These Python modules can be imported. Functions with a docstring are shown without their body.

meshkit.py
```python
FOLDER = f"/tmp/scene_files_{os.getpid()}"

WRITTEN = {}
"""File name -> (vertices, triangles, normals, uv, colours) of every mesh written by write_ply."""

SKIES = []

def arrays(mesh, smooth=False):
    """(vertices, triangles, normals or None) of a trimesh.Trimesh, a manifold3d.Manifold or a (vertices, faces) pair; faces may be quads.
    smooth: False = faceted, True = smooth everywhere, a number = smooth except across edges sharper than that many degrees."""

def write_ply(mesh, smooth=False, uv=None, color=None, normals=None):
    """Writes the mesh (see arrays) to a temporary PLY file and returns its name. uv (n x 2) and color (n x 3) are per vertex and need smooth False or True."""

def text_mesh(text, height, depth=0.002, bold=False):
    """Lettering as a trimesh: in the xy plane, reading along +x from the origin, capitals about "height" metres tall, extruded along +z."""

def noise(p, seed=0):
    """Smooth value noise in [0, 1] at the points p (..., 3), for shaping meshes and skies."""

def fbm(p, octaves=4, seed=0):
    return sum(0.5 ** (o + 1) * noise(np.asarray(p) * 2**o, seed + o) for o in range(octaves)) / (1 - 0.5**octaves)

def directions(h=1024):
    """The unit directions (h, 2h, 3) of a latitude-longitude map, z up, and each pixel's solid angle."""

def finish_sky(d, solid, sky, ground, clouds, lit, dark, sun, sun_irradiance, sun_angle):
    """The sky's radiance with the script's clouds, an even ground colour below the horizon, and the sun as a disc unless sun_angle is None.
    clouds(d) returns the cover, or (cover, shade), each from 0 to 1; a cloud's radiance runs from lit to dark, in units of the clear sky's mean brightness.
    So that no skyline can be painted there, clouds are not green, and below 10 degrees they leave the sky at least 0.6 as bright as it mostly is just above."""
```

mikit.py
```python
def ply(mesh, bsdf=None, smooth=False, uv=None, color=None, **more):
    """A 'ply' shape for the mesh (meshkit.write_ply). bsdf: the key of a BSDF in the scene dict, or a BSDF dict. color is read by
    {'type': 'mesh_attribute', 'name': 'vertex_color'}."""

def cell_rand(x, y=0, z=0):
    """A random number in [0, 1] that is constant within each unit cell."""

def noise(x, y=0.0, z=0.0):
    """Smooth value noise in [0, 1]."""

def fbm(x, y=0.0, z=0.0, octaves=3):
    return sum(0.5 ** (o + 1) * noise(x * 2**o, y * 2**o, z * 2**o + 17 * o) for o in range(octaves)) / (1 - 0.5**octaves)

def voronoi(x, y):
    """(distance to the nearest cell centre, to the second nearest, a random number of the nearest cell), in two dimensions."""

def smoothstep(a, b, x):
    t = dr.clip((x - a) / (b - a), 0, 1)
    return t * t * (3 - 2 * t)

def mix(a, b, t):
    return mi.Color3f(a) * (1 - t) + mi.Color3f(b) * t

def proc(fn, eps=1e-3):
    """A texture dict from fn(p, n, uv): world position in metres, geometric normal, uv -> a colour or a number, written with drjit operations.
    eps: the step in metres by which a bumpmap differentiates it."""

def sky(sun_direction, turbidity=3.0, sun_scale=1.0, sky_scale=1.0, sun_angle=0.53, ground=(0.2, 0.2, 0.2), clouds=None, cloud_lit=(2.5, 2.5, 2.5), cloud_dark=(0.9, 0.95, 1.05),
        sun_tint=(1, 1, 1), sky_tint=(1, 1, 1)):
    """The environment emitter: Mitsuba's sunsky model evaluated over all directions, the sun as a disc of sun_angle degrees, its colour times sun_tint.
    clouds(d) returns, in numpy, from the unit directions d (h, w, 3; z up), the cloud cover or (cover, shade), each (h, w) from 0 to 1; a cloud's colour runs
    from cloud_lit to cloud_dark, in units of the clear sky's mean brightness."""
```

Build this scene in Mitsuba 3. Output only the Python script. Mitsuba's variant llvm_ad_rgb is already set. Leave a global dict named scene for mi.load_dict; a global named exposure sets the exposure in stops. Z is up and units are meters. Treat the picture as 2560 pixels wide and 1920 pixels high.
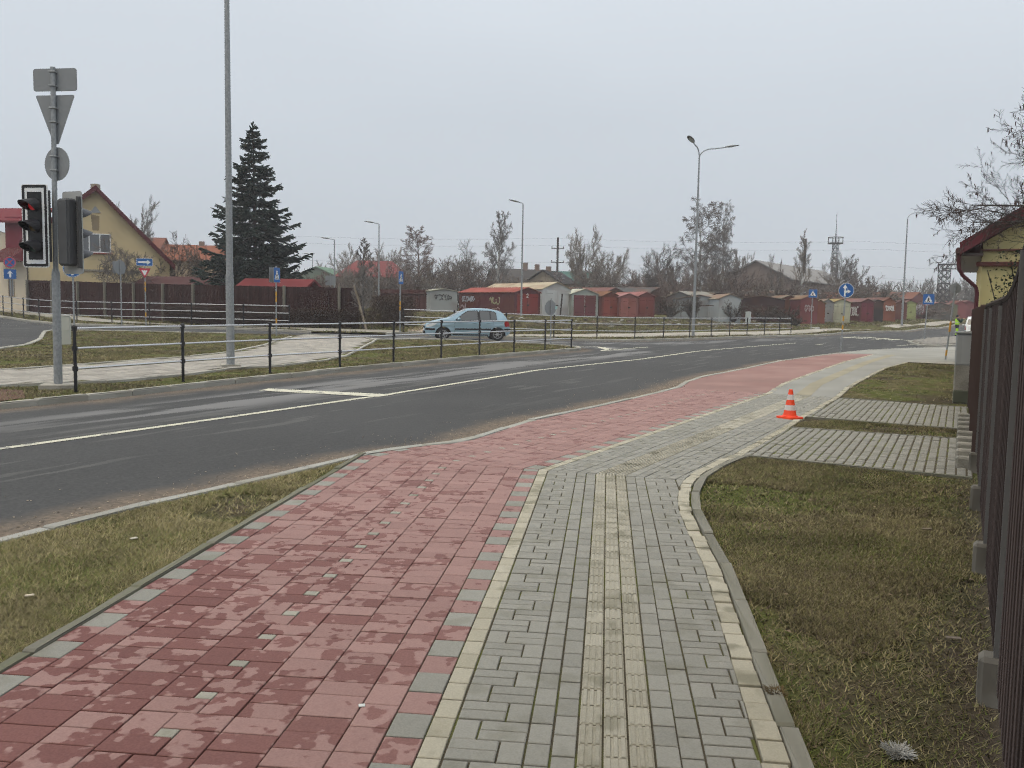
import math, random
import numpy as np, trimesh, shapely
import drjit as dr
import mitsuba as mi
import mikit, meshkit
from mikit import noise as pnoise, fbm as pfbm, smoothstep, mix, proc, cell_rand
from shapely.geometry import Polygon, LineString, Point, box as sbox
from shapely.ops import unary_union
from scipy.interpolate import RBFInterpolator
from scipy.ndimage import map_coordinates, gaussian_filter
T = mi.ScalarTransform4f
rng = np.random.default_rng(7)
scene, labels = {'type': 'scene'}, {}

# ---------------------------------------------------------------- camera, sky, exposure
EYE = 1.72
PITCH, ROLL = math.radians(5.0), math.radians(1.0)
fwd = np.array([0, math.cos(PITCH), -math.sin(PITCH)])
upv = np.array([-math.sin(ROLL), math.cos(ROLL)*math.sin(PITCH), math.cos(ROLL)*math.cos(PITCH)])
scene['camera'] = {'type': 'perspective', 'fov': 60.0, 'fov_axis': 'x', 'medium': {'type': 'ref', 'id': 'air'}, 'near_clip': 0.05, 'far_clip': 3000.0,
                   'to_world': T().look_at(origin=[0, 0, EYE], target=(np.array([0, 0, EYE])+fwd).tolist(), up=upv.tolist())}
scene['air'] = {'type': 'homogeneous', 'albedo': {'type': 'rgb', 'value': [.95, .95, .955]}, 'sigma_t': {'type': 'rgb', 'value': [.0010, .0010, .00104]}}
def overcast(d):
    """an even overcast: brightest overhead and about half as bright at the skyline, with faint broad mottling"""
    m = meshkit.fbm(d*np.array([2.2, 2.2, 5.0])+11.0, 4, 3)
    z = np.clip(d[..., 2], 0, 1)
    return np.ones(d.shape[:2]), np.clip(0.90-0.75*z**1.2+0.16*(m-0.5), 0, 1)
scene['sky'] = mikit.sky([-0.25, -0.35, 0.9], turbidity=6, sun_scale=0.26, sun_angle=40, sun_tint=(1.06, 1.0, 0.84), clouds=overcast,
                         cloud_lit=(2.60, 2.76, 2.92), cloud_dark=(1.13, 1.255, 1.40))
exposure = 1.65

# ---------------------------------------------------------------- materials
def prin(color, rough=0.8, spec=0.3, **k):
    c = color if isinstance(color, dict) else {'type': 'rgb', 'value': list(color)}
    return {'type': 'principled', 'base_color': c, 'roughness': rough, 'specular': spec, **k}
def mat(name, b, bump=None, scale=1.0):
    if bump is not None:
        b = {'type': 'bumpmap', 'bsdf': b, 'arbitrary': bump, 'scale': scale}
    scene[name] = {'type': 'twosided', 'bsdf': b}
    return name
VC = {'type': 'mesh_attribute', 'name': 'vertex_color'}
mat('vc_matte', prin(VC, 0.95, 0.15)); mat('vc_satin', prin(VC, 0.5, 0.4)); mat('vc_gloss', prin(VC, 0.22, 0.5, clearcoat=0.6, clearcoat_gloss=0.9))
mat('vc_metal', prin(VC, 0.38, 0.5, metallic=0.65))
mat('car_paint', prin((0.32, 0.46, 0.545), 0.3, 0.5, metallic=0.35, clearcoat=0.8, clearcoat_gloss=0.92))
mat('white_paint', prin((0.72, 0.74, 0.74), 0.25, 0.5, clearcoat=0.8))
mat('dark_glass', prin((0.085, 0.09, 0.092), 0.07, 0.9))
mat('window_glass', prin((0.10, 0.11, 0.12), 0.1, 0.8))
mat('black_plastic', prin((0.018, 0.018, 0.02), 0.5, 0.4)); mat('rubber', prin((0.02, 0.02, 0.021), 0.8, 0.3))
mat('black_rail', prin((0.012, 0.012, 0.014), 0.4, 0.5)); mat('steel_rail', prin((0.62, 0.62, 0.63), 0.35, 0.5, metallic=0.8))
mat('clear_lens', prin((0.75, 0.76, 0.76), 0.15, 0.8)); mat('red_lens', prin((0.35, 0.012, 0.015), 0.2, 0.6))
mat('alloy', prin((0.5, 0.51, 0.52), 0.3, 0.5, metallic=0.7))
mat('sign_blue', prin((0.010, 0.10, 0.34), 0.4, 0.5)); mat('sign_white', prin((0.74, 0.76, 0.77), 0.4, 0.4)); mat('sign_red', prin((0.50, 0.025, 0.05), 0.4, 0.5))
mat('sign_black', prin((0.012, 0.012, 0.013), 0.4, 0.4)); mat('amber_band', prin((0.55, 0.28, 0.03), 0.5, 0.4))
mat('cone_orange', prin((0.86, 0.075, 0.022), 0.45, 0.5)); mat('cone_white', prin((0.62, 0.58, 0.56), 0.5, 0.4))
mat('vest_yellow', prin((0.42, 0.78, 0.03), 0.7, 0.2)); mat('cloth_green', prin((0.015, 0.03, 0.024), 0.9, 0.1)); mat('cloth_navy', prin((0.018, 0.022, 0.035), 0.9, 0.1)); mat('skin', prin((0.45, 0.24, 0.17), 0.6, 0.3))
mat('marking', prin(proc(lambda p, n, uv: mix((0.50, 0.49, 0.40), (0.22, 0.22, 0.21), smoothstep(0.55, 0.8, pfbm(p.x*9, p.y*9, 0, 3)))), 0.8, 0.2))
def galv(p, n, uv):
    a = pfbm(p.x*30+p.y*19, p.y*30, p.z*22, 3)
    return mix((0.235, 0.255, 0.265), (0.335, 0.35, 0.36), smoothstep(0.25, 0.75, a))
mat('sign_back', prin((0.235, 0.25, 0.262), 0.5, 0.4))
mat('galvanised', prin(proc(galv), 0.5, 0.5, metallic=0.3))
def concrete(p, n, uv):
    a = pfbm(p.x*3, p.y*3, p.z*3, 4); b = pnoise(p.x*70, p.y*70, p.z*70)
    return mix((0.17, 0.165, 0.14), (0.36, 0.345, 0.30), smoothstep(0.2, 0.8, 0.75*a+0.25*b))
mat('concrete', prin(proc(concrete), 0.9, 0.2))
ROADDIR = (0.46, 0.888)
def asphalt(p, n, uv):                                    # uv: distance to the near kerb, to the far kerb
    along = p.x*ROADDIR[0]+p.y*ROADDIR[1]; across = p.x*ROADDIR[1]-p.y*ROADDIR[0]
    sp = pnoise(p.x*42, p.y*42, 0.0); sp2 = pnoise(p.x*95, p.y*95, 3.0); big = pfbm(p.x*0.35, p.y*0.35, 5.0, 4)
    c = mix((0.044, 0.045, 0.0455), (0.082, 0.083, 0.083), 0.45*sp+0.25*sp2+0.5*(big-0.2))
    streak = pfbm(across*3.2, along*0.32, 2.0, 4)
    lane = smoothstep(1.0, 1.6, uv.y)*smoothstep(3.4, 2.5, uv.y)*smoothstep(10, 15, p.y)*smoothstep(75, 40, p.y)
    c = mix(c, (0.19, 0.19, 0.19), lane*smoothstep(0.36, 0.56, streak)*0.85)
    scuff = smoothstep(0.62, 0.72, pfbm(across*5.0, along*0.5, 9.0, 4))*smoothstep(1.0, 2.4, uv.x)
    c = mix(c, (0.16, 0.16, 0.15), scuff*0.32)
    edge = smoothstep(0.95, 0.35, uv.x+0.45*(pfbm(p.x*1.6, p.y*1.6, 1.0, 3)-0.5))
    edgef = smoothstep(0.8, 0.1, uv.y+0.6*(pfbm(p.x*1.3, p.y*1.3, 4.0, 3)-0.5))
    grit = pnoise(p.x*33, p.y*33, 7.0)
    sand = mix((0.11, 0.09, 0.068), (0.21, 0.165, 0.125), grit)
    return mix(c, sand, dr.clip(dr.maximum(edge*0.9, edgef*0.75), 0, 1))
mat('asphalt', prin(proc(asphalt), 0.85, 0.25), proc(lambda p, n, uv: pnoise(p.x*110, p.y*110, 0.0), 3e-3), 0.004)
def red_tile(p, n, uv):                                   # uv.x: a number of the tile, uv.y: how wet its place is
    r = uv.x
    f = 0.66*pfbm(p.x*8.0, p.y*8.0, r*2.0, 3)+0.34*pfbm(p.x*21, p.y*21, 4.0, 2)
    wet = smoothstep(-0.03, 0.03, f-(0.80-0.50*uv.y)+0.22*(r-0.5))
    s = pnoise(p.x*160, p.y*160, 1.0)
    r2 = r*7.3-dr.floor(r*7.3)
    dry = mix((0.225, 0.130, 0.116), (0.325, 0.20, 0.18), 0.5*s+0.5*r2)
    dark = mix(mix((0.120, 0.046, 0.040), (0.185, 0.078, 0.068), 0.5*s+0.5*r2), dry, 0.30*smoothstep(0.75, 0.3, uv.y))
    return mix(dry, dark, wet*0.95)
mat('red_tile', prin(proc(red_tile), 0.7, 0.3))
def paver(p, n, uv):                                      # uv.x: a number of the stone, uv.y: its kind (0 grey, 1 buff)
    s = pnoise(p.x*170, p.y*170, 2.0); m = pfbm(p.x*7, p.y*7, 2.0, 3)
    g = mix((0.198, 0.195, 0.172), (0.288, 0.283, 0.250), 0.5*s+0.5*uv.x)
    b = mix((0.285, 0.265, 0.20), (0.43, 0.405, 0.325), 0.35*s+0.65*uv.x)
    dirt = smoothstep(0.52, 0.78, m)
    return mix(mix(g, b, uv.y), (0.13, 0.125, 0.085), dirt*(0.28+0.3*uv.y))
mat('paver', prin(proc(paver), 0.8, 0.25))
def joint(p, n, uv):
    return mix((0.085, 0.075, 0.055), (0.105, 0.112, 0.042), smoothstep(0.4, 0.7, pfbm(p.x*4, p.y*4, 0, 4)))
mat('joint_soil', prin(proc(joint), 1.0, 0.1))
def turf(p, n, uv):                                       # short winter turf: olive, straw and bare brown patches
    a = pfbm(p.x*0.8, p.y*0.8, 0.0, 4); b = pfbm(p.x*9, p.y*9, 1.0, 3); s = pnoise(p.x*75, p.y*75, 2.0); g = pfbm(p.x*1.5+9, p.y*1.5, 3.0, 3)
    c = mix((0.105, 0.092, 0.044), (0.088, 0.100, 0.030), smoothstep(0.42, 0.60, g))
    c = c*(0.65+0.7*(0.5*b+0.5*s))
    c = mix(c, (0.215, 0.188, 0.105), smoothstep(0.55, 0.75, b)*0.5)
    df = p.x-(4.99+0.505*(p.y-9.34))                     # trodden bare earth along the foot of the right fence and in the near corner
    worn = smoothstep(-0.9, -0.1, df+1.0*(a-0.5))*smoothstep(0.6, 0.1, df)*smoothstep(10.5, 8.0, p.y)
    worn = dr.maximum(worn, smoothstep(4.6, 3.2, p.y+2.2*(a-0.5)-0.6*(p.x-1.6))*smoothstep(1.1, 1.6, p.x)*smoothstep(0.6, 0.1, df)*0.8)
    return mix(c*0.85, (0.058, 0.045, 0.036), dr.maximum(smoothstep(0.54, 0.70, a)*0.7, worn*0.85))
mat('turf', prin(proc(turf), 1.0, 0.1), proc(lambda p, n, uv: pfbm(p.x*22, p.y*22, 0.0, 3), 0.01), 0.03)
def soil(p, n, uv):
    return mix((0.030, 0.025, 0.019), (0.075, 0.058, 0.042), pfbm(p.x*6, p.y*6, 0.0, 5))
mat('soil', prin(proc(soil), 1.0, 0.1), proc(lambda p, n, uv: pfbm(p.x*15, p.y*15, 0.0, 4), 0.01), 0.03)

# ---------------------------------------------------------------- naming
def numbered(k):
    if k not in scene and k not in labels: return k
    i = 1
    while f'{k}_{i:03d}' in scene or f'{k}_{i:03d}' in labels: i += 1
    return f'{k}_{i:03d}'
def thing(name, label, cat, group=None, kind=None):
    k = numbered(name); labels[k] = {'label': label}
    if cat: labels[k]['category'] = cat
    if group: labels[k]['group'] = group
    if kind: labels[k]['kind'] = kind
    return k
COUNT = {}
def add(parent, part, mesh, bsdf, smooth=False, uv=None, color=None, label=None, kind=None, **more):
    base = f'{parent}__{part}'
    i = COUNT.get(base, 0); COUNT[base] = i+1
    k = base if i == 0 else f'{base}_{i:03d}'
    if isinstance(color, tuple): color = np.tile(np.array(color, float), (len(mesh.vertices), 1))
    if color is not None and smooth not in (True, False):
        mesh, color = split_sharp(mesh, color, smooth); smooth = True
    scene[k] = mikit.ply(mesh, bsdf, smooth=smooth, uv=uv, color=color, **more)
    if label or kind:
        labels[k] = {}
        if label: labels[k]['label'] = label
        if kind: labels[k]['kind'] = kind
    return k
def single(name, mesh, bsdf, label, cat, group=None, kind=None, smooth=False, uv=None, color=None):
    k = thing(name, label, cat, group, kind)
    if isinstance(color, tuple): color = np.tile(np.array(color, float), (len(mesh.vertices), 1))
    if color is not None and smooth not in (True, False):
        mesh, color = split_sharp(mesh, color, smooth); smooth = True
    scene[k] = mikit.ply(mesh, bsdf, smooth=smooth, uv=uv, color=color)
    return k
def split_sharp(mesh, color, angle):
    m = trimesh.Trimesh(mesh.vertices, mesh.faces, process=False)
    s = trimesh.graph.smooth_shade(m, angle=np.radians(angle), facet_minarea=None)
    from scipy.spatial import cKDTree
    return s, color[cKDTree(m.vertices).query(s.vertices)[1]]

# ---------------------------------------------------------------- mesh helpers
def TM(v, f): return trimesh.Trimesh(np.asarray(v, float), np.asarray(f, int), process=False)
def cat(ms): return trimesh.util.concatenate([m for m in ms if m is not None])
def box(c, s, rz=0.0):
    m = trimesh.creation.box(extents=s)
    if rz: m.apply_transform(trimesh.transformations.rotation_matrix(rz, [0, 0, 1]))
    m.apply_translation(c); return m
def bbox(c, s, b=0.01, rz=0.0):
    s = np.array(s)/2; pts = []
    for sx in (-1, 1):
        for sy in (-1, 1):
            for sz in (-1, 1):
                for k in range(3):
                    e = s-b; e[k] += b; pts.append(e*[sx, sy, sz])
    m = trimesh.convex.convex_hull(np.array(pts))
    if rz: m.apply_transform(trimesh.transformations.rotation_matrix(rz, [0, 0, 1]))
    m.apply_translation(c); return m
def segs(P0, P1, R0, R1, n=3, caps=False):
    P0, P1 = np.asarray(P0, float).reshape(-1, 3), np.asarray(P1, float).reshape(-1, 3)
    N = len(P0); R0 = np.broadcast_to(R0, (N,)); R1 = np.broadcast_to(R1, (N,))
    t = P1-P0; t /= np.linalg.norm(t, axis=1, keepdims=True)+1e-12
    a = np.cross(t, np.where(np.abs(t[:, 2:]) < 0.9, [0, 0, 1.], [1., 0, 0])); a /= np.linalg.norm(a, axis=1, keepdims=True)+1e-12
    b = np.cross(t, a); an = np.arange(n)*2*np.pi/n
    ring = np.cos(an)[None, :, None]*a[:, None]+np.sin(an)[None, :, None]*b[:, None]
    v = np.concatenate([P0[:, None]+ring*R0[:, None, None], P1[:, None]+ring*R1[:, None, None]], 1).reshape(-1, 3)
    i = np.arange(n); j = (i+1) % n
    f = np.vstack([np.stack([i, j, j+n], 1), np.stack([i, j+n, i+n], 1)])
    if caps: f = np.vstack([f]+[[[0, k+1, k], [n, n+k, n+k+1]] for k in range(1, n-1)])
    f = (f[None]+(np.arange(N)*2*n)[:, None, None]).reshape(-1, 3)
    return TM(v, f)
def cyl(p0, p1, r0, r1=None, n=12): return segs([p0], [p1], r0, r0 if r1 is None else r1, n, True)
def tube(pts, r, n=8):
    p = np.asarray(pts, float); t = np.gradient(p, axis=0); t /= np.linalg.norm(t, axis=1, keepdims=True)+1e-12
    a = np.cross(t, [0.13, 0.97, 0.21]); a /= np.linalg.norm(a, axis=1, keepdims=True)+1e-12; b = np.cross(t, a)
    an = np.arange(n)*2*np.pi/n; r = np.broadcast_to(r, (len(p),))
    v = (p[:, None]+r[:, None, None]*(np.cos(an)[None, :, None]*a[:, None]+np.sin(an)[None, :, None]*b[:, None])).reshape(-1, 3)
    f = []
    for i in range(len(p)-1):
        for j in range(n):
            k = (j+1) % n; f += [[i*n+j, i*n+k, i*n+n+k], [i*n+j, i*n+n+k, i*n+n+j]]
    L = (len(p)-1)*n
    for k in range(1, n-1): f += [[0, k+1, k], [L, L+k, L+k+1]]
    return TM(v, f)
def ball(c, r, n=2):
    m = trimesh.creation.icosphere(n, 1.0); m.apply_scale(r); m.apply_translation(c); return m
def extrude(poly, h):
    if poly.geom_type != 'Polygon': return cat([extrude(g, h) for g in poly.geoms if g.area > 1e-7])
    return trimesh.creation.extrude_polygon(poly, h, engine='earcut')
def frame(m, o, x, y, z=None):
    x = np.asarray(x, float); x /= np.linalg.norm(x); y = np.asarray(y, float); y = y/np.linalg.norm(y)
    z = np.cross(x, y) if z is None else np.asarray(z, float)
    M = np.eye(4); M[:3, 0], M[:3, 1], M[:3, 2], M[:3, 3] = x, y, z, o
    m = m.copy(); m.apply_transform(M); return m
def rotz(m, a, t=(0, 0, 0)):
    m = m.copy(); m.apply_transform(trimesh.transformations.rotation_matrix(a, [0, 0, 1])); m.apply_translation(t); return m
def vcol(m, base, var=0.2, scale=1.0, seed=0, stain=None, amount=0.5, stretch=(1, 1, 1)):
    p = np.asarray(m.vertices)*scale*np.asarray(stretch)
    a = meshkit.fbm(p, 3, seed)[:, None]
    c = np.asarray(base, float)[None]*(1+var*2*(a-0.5))
    if stain is not None:
        s = np.clip((meshkit.fbm(p*0.7+31, 4, seed+5)-0.5)/0.12, 0, 1)[:, None]*amount
        c = c*(1-s)+np.asarray(stain, float)*s
    return np.clip(c, 0.004, 0.9)
def fine(m, size):
    v, f = trimesh.remesh.subdivide_to_size(m.vertices, m.faces, size, max_iter=12); return TM(v, f)
def circle(r, n=32, c=(0, 0)): return Polygon([(c[0]+r*math.cos(2*math.pi*i/n), c[1]+r*math.sin(2*math.pi*i/n)) for i in range(n)])

# ---------------------------------------------------------------- terrain heights
CTL=np.array([(-8.5,15,0),(-4.5,24,0),(1.3,35,0),(2.6,37.7,0),(-15,5,0),(0,0,0),(5,10,0),(10,25,0),(20,40,0),(25,57,0),(31,62,.04),(5,48,0),(11,55,0),(20,65,0),(36,87,.02),(60,125,.05),
(45,50,0),(80,90,.1),(-25,15,0),(-40,30,.15),(8,-15,0),(-20,-15,0),(30,0,0),(60,30,0),(-7,28,.05),(-9.8,37,.22),(-5.3,42.5,.3),(-3.3,40.7,.22),(1.6,40,.06),(-11.4,45.5,.36),(-24.8,50.7,.4),(-33,57.9,.6),(-15.9,31.8,.1),(-16.8,36,.15),
(-25,45,.3),(-8.4,47.4,.4),(-31,59.5,.8),(-20,53,.55),(-10,62,.75),(-6,78,1.05),(1,79,1.),(6,83.5,.95),(11,85,.9),(17,85,.85),(19.5,80.5,.55),(23.4,84,.65),(28,84.5,.65),(33,91,.78),(38,95,.83),(42,100,.9),(48,110,1.),(52,112,1.05),(62,127,1.15),(68,135,1.4),(80,150,1.4),(5,55,.2),(12,62,.2),(20,70,.2),(30,80,.2),(45,98,.2),(70,140,.2),(0,60,.4),(10,70,.5),(22,80,.6),(-50,70,1.),(-60,120,1.1),(0,110,1.2),(70,170,1.),(140,230,.9),(-120,200,1.2),(0,220,1.3),(150,100,.3),(120,20,0),(-120,20,.5)],float)
_R = RBFInterpolator(CTL[:,:2],CTL[:,2],kernel='linear',smoothing=.3)
GX0,GY0,GS=-140.,-30.,2.
_gx=np.arange(GX0,181,GS); _gy=np.arange(GY0,261,GS)
_Z=_R(np.stack(np.meshgrid(_gx,_gy,indexing='ij'),-1).reshape(-1,2)).reshape(len(_gx),len(_gy))
_Z=gaussian_filter(_Z,.8)
def terr(x,y):
    x=np.asarray(x,float);y=np.asarray(y,float)
    return map_coordinates(_Z,[((x-GX0)/GS).ravel(),((y-GY0)/GS).ravel()],order=1,mode='nearest').reshape(x.shape)

# ---------------------------------------------------------------- the ground
def arr(*p): return [tuple(x) for x in p]
def off(line, d):
    """the polyline moved d metres to its right"""
    p = np.asarray(line, float); t = np.diff(p, axis=0); t /= np.linalg.norm(t, axis=1, keepdims=True)
    n = np.stack([t[:, 1], -t[:, 0]], 1); out = [p[0]+n[0]*d]
    for i in range(1, len(p)-1):
        b = n[i-1]+n[i]; b /= np.linalg.norm(b); out.append(p[i]+b*d/max(0.35, b@n[i]))
    return np.array(out+[p[-1]+n[-1]*d])
def drape(m, dz=0.0):
    m = m.copy(); m.vertices[:, 2] += terr(m.vertices[:, 0], m.vertices[:, 1])+dz; return m
def sheet(poly, dz, size):
    polys = [poly] if poly.geom_type == 'Polygon' else [g for g in poly.geoms if g.geom_type == 'Polygon' and g.area > 1e-4]
    ms = []
    for g in polys:
        v, f = trimesh.creation.triangulate_polygon(g, engine='earcut')
        v, f = trimesh.remesh.subdivide_to_size(np.c_[v, np.zeros(len(v))], f, size, max_iter=14)
        m = TM(v, f)
        if len(f) and m.face_normals[:, 2].mean() < 0: m.invert()
        ms.append(m)
    return drape(cat(ms), dz)
def dist_to(line, xy): return shapely.distance(shapely.points(xy), LineString(line))

NEAR_KERB = arr((-20, -30), (-9, -5.2), (-6, 1.2), (-3.69, 6.29), (-3.17, 7.45), (-2.37, 8.9), (-1.7, 10.27), (-1.33, 10.76), (-.84, 11.08), (-.58, 11.45), (.18, 13.4), (1.63, 15.9), (2.92, 18.3), (3.66, 19.74),
                (4.2, 21.47), (4.84, 22.9), (7.1, 26.9), (9.4, 31.3), (13.6, 37.6), (16.2, 41.2), (19.1, 44.2), (23.9, 48.0), (27, 49.6), (45, 58), (100, 84))
FAR_KERB = arr((100, 160), (51.8, 103.5), (42.4, 91.4), (34.2, 81.3), (25.6, 69.6), (22.2, 65.3), (20.05, 63.4), (15.0, 57.9), (10.8, 53.5), (7.0, 49.3), (4.5, 47.6), (2.1, 46.2), (-.3, 45.2), (-4.64, 44.8), (-5.7, 44.9), (-6.3, 43.9))
LEFT_KERB = arr((-9.9, 43.6), (-10.5, 44.2), (-12, 45.1), (-14, 45.8), (-15.8, 46.1), (-20.6, 47.4), (-23.4, 48.2), (-25.7, 49.4), (-28.4, 51.8), (-32.2, 55.8), (-38, 62), (-62, 88))
ISLAND = arr((-26, -22), (-14, 3.4), (-8.33, 14.34), (-7.32, 16.5), (-6.2, 19.4), (-4.4, 23.6), (-1.63, 29.1), (1.31, 34.6), (2.2, 36.3), (2.75, 37.2), (2.95, 38.0), (2.85, 38.8), (2.35, 39.6), (1.25, 40.1), (-2.2, 40.3), (-4.1, 39.9), (-5.9, 38.3), (-6.5, 39.4),
             (-9.6, 40.6), (-13, 41.1), (-17.9, 41.9), (-20.2, 41.9), (-21.6, 41.7), (-21.5, 40.6), (-18.5, 34.5), (-17.3, 31.5), (-16.7, 28), (-17, 23), (-19.5, 14), (-27, 0), (-34, -15))
REFUGE = Polygon([(24.8, 55.4), (23.0, 49.9), (23.6, 49.3), (25.2, 50.6), (27.5, 52.6), (38, 62), (46, 72), (40, 74), (33, 66), (28.3, 60.6)])
isl = Polygon(ISLAND)
OUT = Polygon(NEAR_KERB+FAR_KERB+LEFT_KERB+[(-120, 60), (-120, -30)])
ROAD = OUT.difference(unary_union([isl, REFUGE]))
BIG = sbox(-135, -28, 172, 252)
GROUND = BIG.difference(ROAD)
g = thing('ground', 'flat winter ground of dark soil and thin turf under everything', 'ground', kind='structure')
near_win = sbox(-30, -10, 30, 62)
scene[g] = mikit.ply(cat([sheet(GROUND.intersection(near_win), -0.03, 1.7), sheet(GROUND.difference(near_win), -0.03, 8.0)]), 'turf', smooth=True)
single('terrain', TM([(-900, -900, -1.2), (900, -900, -1.2), (900, 900, -1.2), (-900, 900, -1.2)], [(0, 1, 2), (0, 2, 3)]), 'soil', 'open land reaching to the skyline beyond the trees', 'terrain', kind='structure')
near_win = sbox(-20, -5, 26, 60)
rm = cat([sheet(ROAD.intersection(near_win), -0.1, 0.9), sheet(ROAD.difference(near_win), -0.1, 7.0)])
rxy = rm.vertices[:, :2]
far_edges = np.minimum(dist_to(ISLAND[:12], rxy), dist_to(FAR_KERB, rxy))
single('road', rm, 'asphalt', 'grey asphalt road curving to the right past the kerbs', 'road', kind='structure', smooth=True, uv=np.c_[np.clip(dist_to(NEAR_KERB, rxy), 0, 9), np.clip(far_edges, 0, 9)])

def band(line, w0, w1, dz, step=0.5):
    """a flat strip from offset w0 to w1 right of a polyline"""
    L = LineString(line); n = max(2, int(L.length/step)); p = np.array([L.interpolate(s).coords[0] for s in np.linspace(0, L.length, n)])
    a, b = off(p, w0), off(p, w1); v = np.r_[np.c_[a, np.zeros(n)], np.c_[b, np.zeros(n)]]
    i = np.arange(n-1); m = TM(v, np.vstack([np.c_[i, i+n, i+n+1], np.c_[i, i+n+1, i+1]]))
    if m.face_normals[:, 2].mean() < 0: m.invert()
    return drape(m, dz)
def strip_stones(parent, part, line, w0, w1, length, top, depth, gap, bsdf, limit=300, colorfn=None, chamfer=0.012, jitter=0.004, uvkind=0.0, joint_rng=None):
    """kerb or edging stones laid one after another along a line, each a piece of its own"""
    L = LineString(line); s = 0.0; rest = []; k = 0
    r_ = joint_rng or np.random.default_rng(3)
    while s < L.length-0.05:
        e = min(s+length, L.length)
        ss = np.linspace(s+gap/2, e-gap/2, 3 if length > 0.5 else 2)
        p = np.array([L.interpolate(x).coords[0] for x in ss]); p += r_.normal(0, jitter, 2)
        quad = np.r_[off(p, w0), off(p, w1)[::-1]]
        m = stone(quad, top+r_.normal(0, jitter), depth, chamfer)
        c = None if colorfn is None else colorfn(m, r_)
        uv = np.tile([r_.random(), uvkind], (len(m.vertices), 1))
        if k < limit: add(parent, part, m, bsdf, uv=None if colorfn else uv, color=c)
        else: rest.append((m, c, uv))
        k += 1; s = e
    if rest:
        m = cat([x[0] for x in rest])
        add(parent, part+'_row', m, bsdf, uv=None if colorfn else np.vstack([x[2] for x in rest]), color=None if colorfn is None else np.vstack([x[1] for x in rest]), kind='stuff')
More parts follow.
